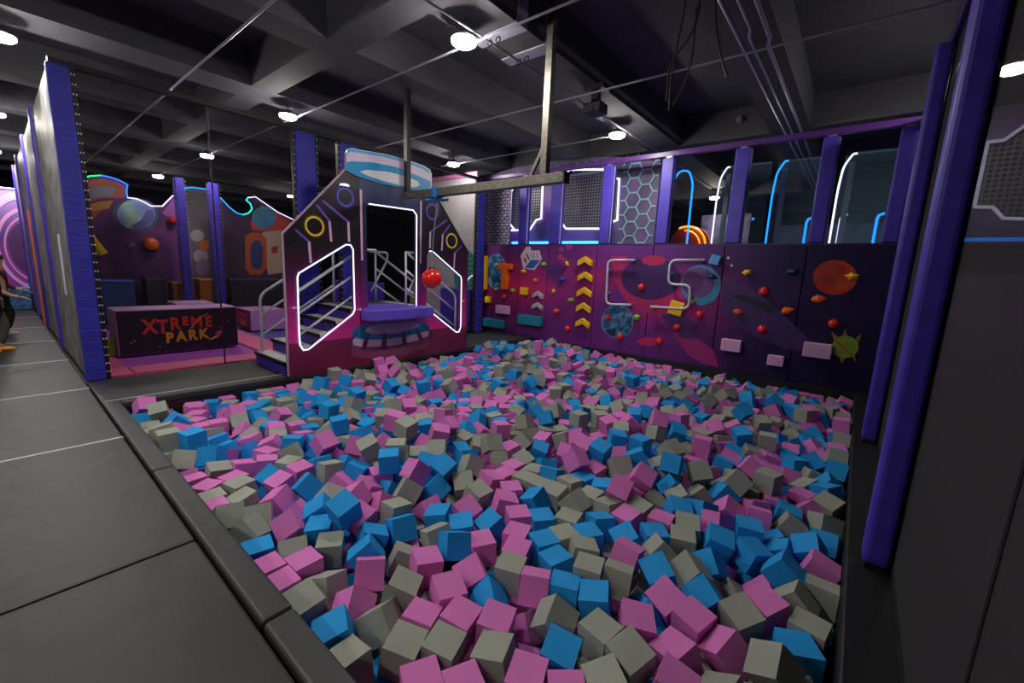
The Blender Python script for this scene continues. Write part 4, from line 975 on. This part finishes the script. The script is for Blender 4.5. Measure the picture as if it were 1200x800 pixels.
for i, (px0, py0, m_, lb) in enumerate(((878, 256, LED_B, 'small distant blue light frame beside the dark post'), (946, 255, LED_B, 'small distant blue light bar behind the middle post'), (986, 251, LED_W, 'small distant white light bar behind the white lit panel'), (1029, 250, LED_B, 'small distant blue light bar near the wall corner'))):
    a = ony(px0, py0, 16.5); t = mk('light_bar', MB().tube([Vector((a.x, 16.5, 0.0-.06)), Vector((a.x, 16.5, a.z-.15)), Vector((a.x+.03, 16.5, a.z-.05)), Vector((a.x+.15, 16.5, a.z))], .035, 6), m_, label=lb, cat='light bar')
mk('far_partition', B((-2.6, 17.5, -.06), (3.0, 17.6, 3.45)), blotch_mat('far_part', [(.35, (40, 50, 70)), (.6, (84, 92, 118))], 1.5), label='dim grey-blue partition at the far end of the lit hall', cat='partition')
mk('far_honeycomb', B((-4.2, 14.5, -.06), (-2.8, 14.6, 3.5)), blotch_mat('far_hex', [(.35, (40, 44, 66)), (.6, (90, 80, 120))], 2.5), label='dim violet patterned panel behind the glowing arch', cat='panel')

# ------------------------------------------------------------------ ceiling fittings
LAMP = emis('lamp_white', (255, 249, 238), LAMP_W)
ZL = 3.83
# lamps the photograph shows, at the points of the ceiling grid where it shows them
lamp_xy = [(-3.5, 3.32, 'above the red ball and foam pit', 'ceiling_lamp'), (-7.55, 3.3, 'above the safety net', 'ceiling_lamp'), (-12.1, 3.42, 'above the astronaut mural', 'ceiling_lamp'), (-16.7, 3.43, 'farthest over the trampoline court', 'ceiling_lamp'), (-7.5, 6.87, 'above the sequin screen', 'ceiling_lamp'), (-3.5, 6.87, 'before the honeycomb booth', 'ceiling_lamp'),
           (-7.7, .31, 'above the corridor partition', 'ceiling_lamp'), (-16.53, 7.2, 'over the far corner behind the capsule mural', 'ceiling_lamp'), (-3.62, 13.46, 'in the lit hall behind the windows', 'ceiling_lamp'), (.92, 6.98, 'beyond the right hand net', 'ceiling_lamp'),
           # the same grid going on outside the picture
           (-3.5, -.2, 'over the mats in front of the pit', 'pit_edge_lamp_offscreen'), (-12.1, .3, 'over the far corridor', 'corridor_lamp_offscreen'), (-16.7, .3, 'over the corridor end', 'corridor_end_lamp_offscreen'),
           (-11.9, -3.3, 'over the corridor mats', 'corridor_mat_lamp_offscreen'), (-7.7, -3.3, 'over the wide corridor mats', 'wide_corridor_lamp_offscreen'), (-3.5, -3.6, 'over the mats behind the pit front', 'floor_mat_lamp_offscreen'), (.92, -3.5, 'over the mats near the right wall', 'entrance_lamp_offscreen')]
for x, y, lb, nm in lamp_xy:
    off = nm.endswith('_offscreen')
    t = thing(nm, (x, y, ZL), 'round white disc lamp '+lb, 'lamp', 'round ceiling lamps')
    mk('housing', MB().lathe([(.10, .012), (.135, .02), (.135, .04), (.06, .07), (.05, .10)], (x, y, ZL), (0, 0, 1), 24), mat('lamp_housing', (60, 60, 64), .5), t)
    mk(nm.replace('lamp', 'lamp_diffuser') if off else 'diffuser', MB().lathe([(.10, -.03), (.125, -.012), (.128, .012)], (x, y, ZL), (0, 0, 1), 24), LAMP, t)
    mk('stem', MB().tube([(x, y, ZL+.10), (x, y, ZS)], .006, 6), BLKM, t)
ZC = 3.86
def cable(name, pts, r, mt, label, cat, grp=None): return mk(name, MB().tube(pts, r, 6), mt, label=label, cat=cat, group=grp)
for y, x0, x1, lb in ((1.87, -18, -3.5, 'over the near end of the trampoline court'), (3.43, -20, 1, 'joining the lamps above the tower'), (5.20, -9, .5, 'crossing above the hanging ball'), (6.95, -20, -3.5, 'joining the lamps before the booth')):
    cable('conduit', [(x0, y, ZC), (x1, y, ZC)], .013, COND, 'thin grey conduit '+lb, 'conduit', 'ceiling conduits')
cable('conduit', [(-3.36, -2, ZC+.028), (-3.36, 4.6, ZC+.028), (-3.30, 4.8, ZC+.04), (-3.33, 5.2, ZC+.03), (-3.36, 5.4, ZC+.028), (-3.36, 13, ZC+.028)], .013, COND, 'thin grey conduit running under the beam above the pit', 'conduit', 'ceiling conduits')
for i, x in enumerate((-1.30, -1.17, -1.05)):
    cable('conduit', [(x, 2.0, ZC+.09), (x, 4.6+.3*i, ZC+.09), (x-.04*(i > 0), 4.75+.3*i, ZC+.09), (x-.04*(i > 0), 14, ZC+.09)], .02, COND, ('outermost', 'middle', 'innermost')[i]+' grey conduit of the three running together along the ceiling beam', 'conduit', 'trio of ceiling conduits')
# ceiling brackets on the pit beam
for i, (y, lb) in enumerate(((3.75, 'beside the conduit'), (4.26, 'next to the swing pole'))):
    t = thing('ceiling_bracket', (-3.4, y, ZB-.02), 'pale steel angle bracket with hooks on the ceiling beam '+lb, 'bracket', 'ceiling beam brackets')
    mk('plate', B((-3.74, y-.09, ZB-.015), (-3.085, y+.09, ZB-.001)), mat('bracket', (175, 172, 190), .4, metal=.2), t)
    mk('side_plate', B((-3.099, y-.09, ZB-.001), (-3.085, y+.09, ZB+.3)), mat('bracket', (175, 172, 190), .4), t)
    for dx in (-.12, 0):
        mk('hook', MB().tube(arc((-3.42+dx, y, ZB-.045), .03, 0, 2*math.pi, 12, (1, 0, 0), (0, 0, 1)), .007, 6), BLKM, t)
pr = thing('ceiling_projector', (-3.15, 5.45, ZB-.25), 'black spotlight projector hanging under the ceiling beam', 'projector')
mk('mount', MB().box((-3.3, 5.38, ZB-.06), (-3.0, 5.58, ZB-.002)).box((-3.2, 5.44, ZB-.22), (-3.10, 5.52, ZB-.06)), BLKM, pr)
mk('head', B((-3.28, 5.36, ZB-.36), (-3.02, 5.60, ZB-.22)), BLKM, pr, bevel=.02)
mk('lens', MB().lathe([(.05, 0), (.05, .02)], (-3.15, 5.36, ZB-.3), (0, -1, 0), 16), mat('lens', (60, 60, 80), .1), pr)
# loose cables
def dang(px, label, yy=4.4):
    pts = [ony(x, y, yy) for x, y in px]; pts[0].z = ZS
    cable('hanging_cable', roundpath(pts, .15), .009 if 'black' in label else .008, BLKM if 'black' in label else COND, label, 'cable', 'loose cables under the ceiling')
dang([(805, -40), (803, 10), (792, 60), (785, 100), (784, 130)], 'loose black cable dangling straight from the ceiling')
dang([(818, -40), (816, 20), (811, 70), (800, 105), (788, 124)], 'loose black cable looping towards the other one', 4.5)
dang([(822, -40), (819, 15), (812, 38), (793, 64), (784, 78), (781, 118)], 'loose pale cable dangling beside the black ones', 4.3)
dang([(837, -40), (838, 20), (844, 65), (852, 90)], 'short black cable hanging apart from the others')
sd = thing('ceiling_camera', (-1.7, 8.7, 3.9), 'small grey round ceiling camera on the dark beam side', 'camera')
p = ony(868, 140, 8.74)
mk('dome', MB().lathe([(.07, 0), (.07, .03), (.05, .08), (.02, .1)], p, (0, -1, 0), 16), mat('camdome', (130, 132, 140), .4), sd)

# ------------------------------------------------------------------ people at the corridor edge
def skin_obj(name, verts, edges, mt, parent=None, sub=1, **kw):
    me = bpy.data.meshes.new(name); me.from_pydata([v[:3] for v in verts], edges, [])
    o = bpy.data.objects.new(name, me); C.objects.link(o)
    sk = o.modifiers.new('s', 'SKIN'); sk.use_smooth_shade = True
    for i, v in enumerate(verts):
        r = v[3] if len(v) > 3 else .05; r2 = v[4] if len(v) > 4 else r
        me.skin_vertices[0].data[i].radius = (r, r2)
    me.skin_vertices[0].data[0].use_root = True
    o.modifiers.new('u', 'SUBSURF').levels = sub; o.modifiers['u'].render_levels = sub
    dg = bpy.context.evaluated_depsgraph_get(); m2 = bpy.data.meshes.new_from_object(o.evaluated_get(dg))
    o.modifiers.clear(); o.data = m2; bpy.data.meshes.remove(me); m2.materials.clear(); m2.materials.append(mt)
    for p_ in m2.polygons: p_.use_smooth = True
    if parent: o.parent = parent; o.location = -wloc(parent)
    return tag(o, **kw)
SKIN = mat('skin', (196, 140, 112), .55); HAIR = mat('dark_hair', (24, 20, 20), .6)
def person(x, y, H, label, cols, seed):
    """walking figure facing +X (towards the pit); x,y = base"""
    t = thing('person', (x, y, 0), label, 'person')
    k = H/1.7; P = lambda a, b, c, r, r2=None: (x+a*k, y+b*k, c*k, r*k, (r2 or r)*k)
    body = [P(0, 0, .92, .11, .14), P(.01, 0, 1.12, .10, .13), P(.02, 0, 1.32, .11, .16), P(.03, 0, 1.44, .06, .08), P(.04, 0, 1.52, .045, .05), P(.055, 0, 1.60, .085, .075), P(.06, 0, 1.66, .08, .07),
            P(.02, .17, 1.38, .055), P(.06, .22, 1.12, .042), P(.26, .20, .98, .034), P(.34, .19, .97, .03),
            P(.02, -.17, 1.38, .055), P(-.08, -.22, 1.12, .042), P(-.02, -.22, .88, .034), P(.0, -.22, .80, .03),
            P(.0, .09, .86, .085), P(.12, .10, .48, .06), P(.02, .10, .10, .042), P(.10, .10, .04, .035),
            P(.0, -.09, .86, .085), P(-.02, -.10, .48, .06), P(-.14, -.10, .10, .042), P(-.06, -.10, .04, .035)]
    ed = [(0, 1), (1, 2), (2, 3), (3, 4), (4, 5), (5, 6), (2, 7), (7, 8), (8, 9), (9, 10), (2, 11), (11, 12), (12, 13), (13, 14), (0, 15), (15, 16), (16, 17), (17, 18), (0, 19), (19, 20), (20, 21), (21, 22)]
    skin_obj('body', body, ed, SKIN, t)
    # clothes a little outside the body
    top = [P(0, 0, .93, .125, .155), P(.01, 0, 1.12, .115, .145), P(.02, 0, 1.32, .125, .175), P(.03, 0, 1.41, .085, .11), P(.02, .17, 1.38, .068), P(.06, .22, 1.12, .055), P(-.08+.1*0, -.22, 1.12, .055), P(.02, -.17, 1.38, .068)]
    te = [(0, 1), (1, 2), (2, 3), (2, 4), (4, 5), (2, 7), (7, 6)]
    if cols.get('sleeve'):
        top.append(P(.25, .20, .985, .046)); te.append((5, 8))
    skin_obj('top', top, te, cols['top'], t)
    pants = [P(0, 0, .92, .125, .15), P(.0, .09, .84, .10), P(.12, .10, .48, .078), P(.03, .10, .13, .062), P(.0, -.09, .84, .10), P(-.02, -.10, .48, .078), P(-.14, -.10, .13, .062)]
    skin_obj('trousers', pants, [(0, 1), (1, 2), (2, 3), (0, 4), (4, 5), (5, 6)], cols['pants'], t)
    for sx_, sy_ in ((.02, .10), (-.14, -.10)):
        skin_obj('shoe', [P(sx_-.03, sy_, .055, .05, .045), P(sx_+.08, sy_, .045, .045, .042), P(sx_+.19, sy_, .035, .035, .03)], [(0, 1), (1, 2)], cols['shoe'], t)
    hc = Vector((x+.05*k, y, 1.635*k)); mb = MB()
    mb.lathe([(.098*k, -.02*k), (.102*k, .03*k), (.088*k, .07*k), (.05*k, .098*k), (.01*k, .105*k)], hc-Vector((.015*k, 0, 0)), (-.25, 0, 1), 16); mk('hair', mb, HAIR, t, smooth=True)
    # face
    fc = hc+Vector((.085*k, 0, -.035*k))
    mk('nose', MB().tube([fc+Vector((0, 0, .02*k)), fc+Vector((.022*k, 0, -.02*k))], .011*k, 6), SKIN, t)
    for s in (-1, 1):
        mk('eye', MB().lathe([(.012*k, 0), (.008*k, .006*k)], fc+Vector((-.012*k, s*.03*k, .02*k)), (1, 0, 0), 8), HAIR, t)
        mk('ear', MB().tube([hc+Vector((-.01*k, s*.078*k, -.05*k)), hc+Vector((-.015*k, s*.086*k, -.01*k))], .014*k, 6), SKIN, t)
    mk('mouth', MB().tube([fc+Vector((-.006*k, -.022*k, -.05*k)), fc+Vector((-.002*k, .022*k, -.05*k))], .005*k, 5), mat('lips', (150, 80, 75), .5), t)
    # hands: palm, four fingers, thumb
    for (hx_, hy_, hz_, dx, dz) in ((.34, .19, .97, .95, -.3), (.0, -.22, .80, .15, -.99)):
        b0 = Vector((x+hx_*k, y+hy_*k, hz_*k)); d = Vector((dx, 0, dz)).normalized(); sd_ = Vector((0, 1, 0))
        vv = [tuple(b0-d*.02*k)+(.024*k, .02*k), tuple(b0+d*.06*k)+(.03*k, .016*k)]; ee = [(0, 1)]
        for j in range(4):
            n_ = len(vv); o_ = sd_*(j-1.5)*.02*k; ln = (.06, .07, .066, .05)[j]*k
            vv += [tuple(b0+d*.085*k+o_)+(.0095*k,), tuple(b0+d*(.085*k+ln*.55)+o_+Vector((0, 0, -.012*k)))+(.0085*k,), tuple(b0+d*(.085*k+ln)+o_+Vector((0, 0, -.03*k)))+(.0075*k,)]
            ee += [(1, n_), (n_, n_+1), (n_+1, n_+2)]
        n_ = len(vv); vv += [tuple(b0+d*.04*k+sd_*.035*k)+(.011*k,), tuple(b0+d*.075*k+sd_*.05*k)+(.009*k,)]; ee += [(0, n_), (n_, n_+1)]
        skin_obj('hand', vv, ee, SKIN, t)
    return t
p1 = person(-9.8, -.07, 1.42, 'person in navy top and grey trousers with orange shoes walking in the corridor', dict(top=mat('navy_top', (26, 32, 60), .7), pants=mat('grey_pants', (84, 84, 82), .8), shoe=mat('orange_shoe', (240, 160, 30), .5)), 1)
p2 = person(-11.6, .03, 1.4, 'person in maroon sleeves and black striped trousers behind the first walker', dict(top=mat('maroon_top', (78, 26, 44), .7), pants=mat('black_pants', (18, 18, 20), .7), shoe=mat('pale_shoe', (215, 190, 195), .5), sleeve=True), 2)
mk('trouser_stripe', MB().tube([(-11.6+.02*.82, .03-.185*.82, .84*.82), (-11.6-.02*.82, .03-.178*.82, .48*.82), (-11.6-.14*.82, .03-.162*.82, .14*.82)], .014, 6), mat('stripe', (176, 160, 140), .6), p2)
p1.rotation_euler = (0, 0, math.pi/2); p2.rotation_euler = (0, 0, math.pi/2)
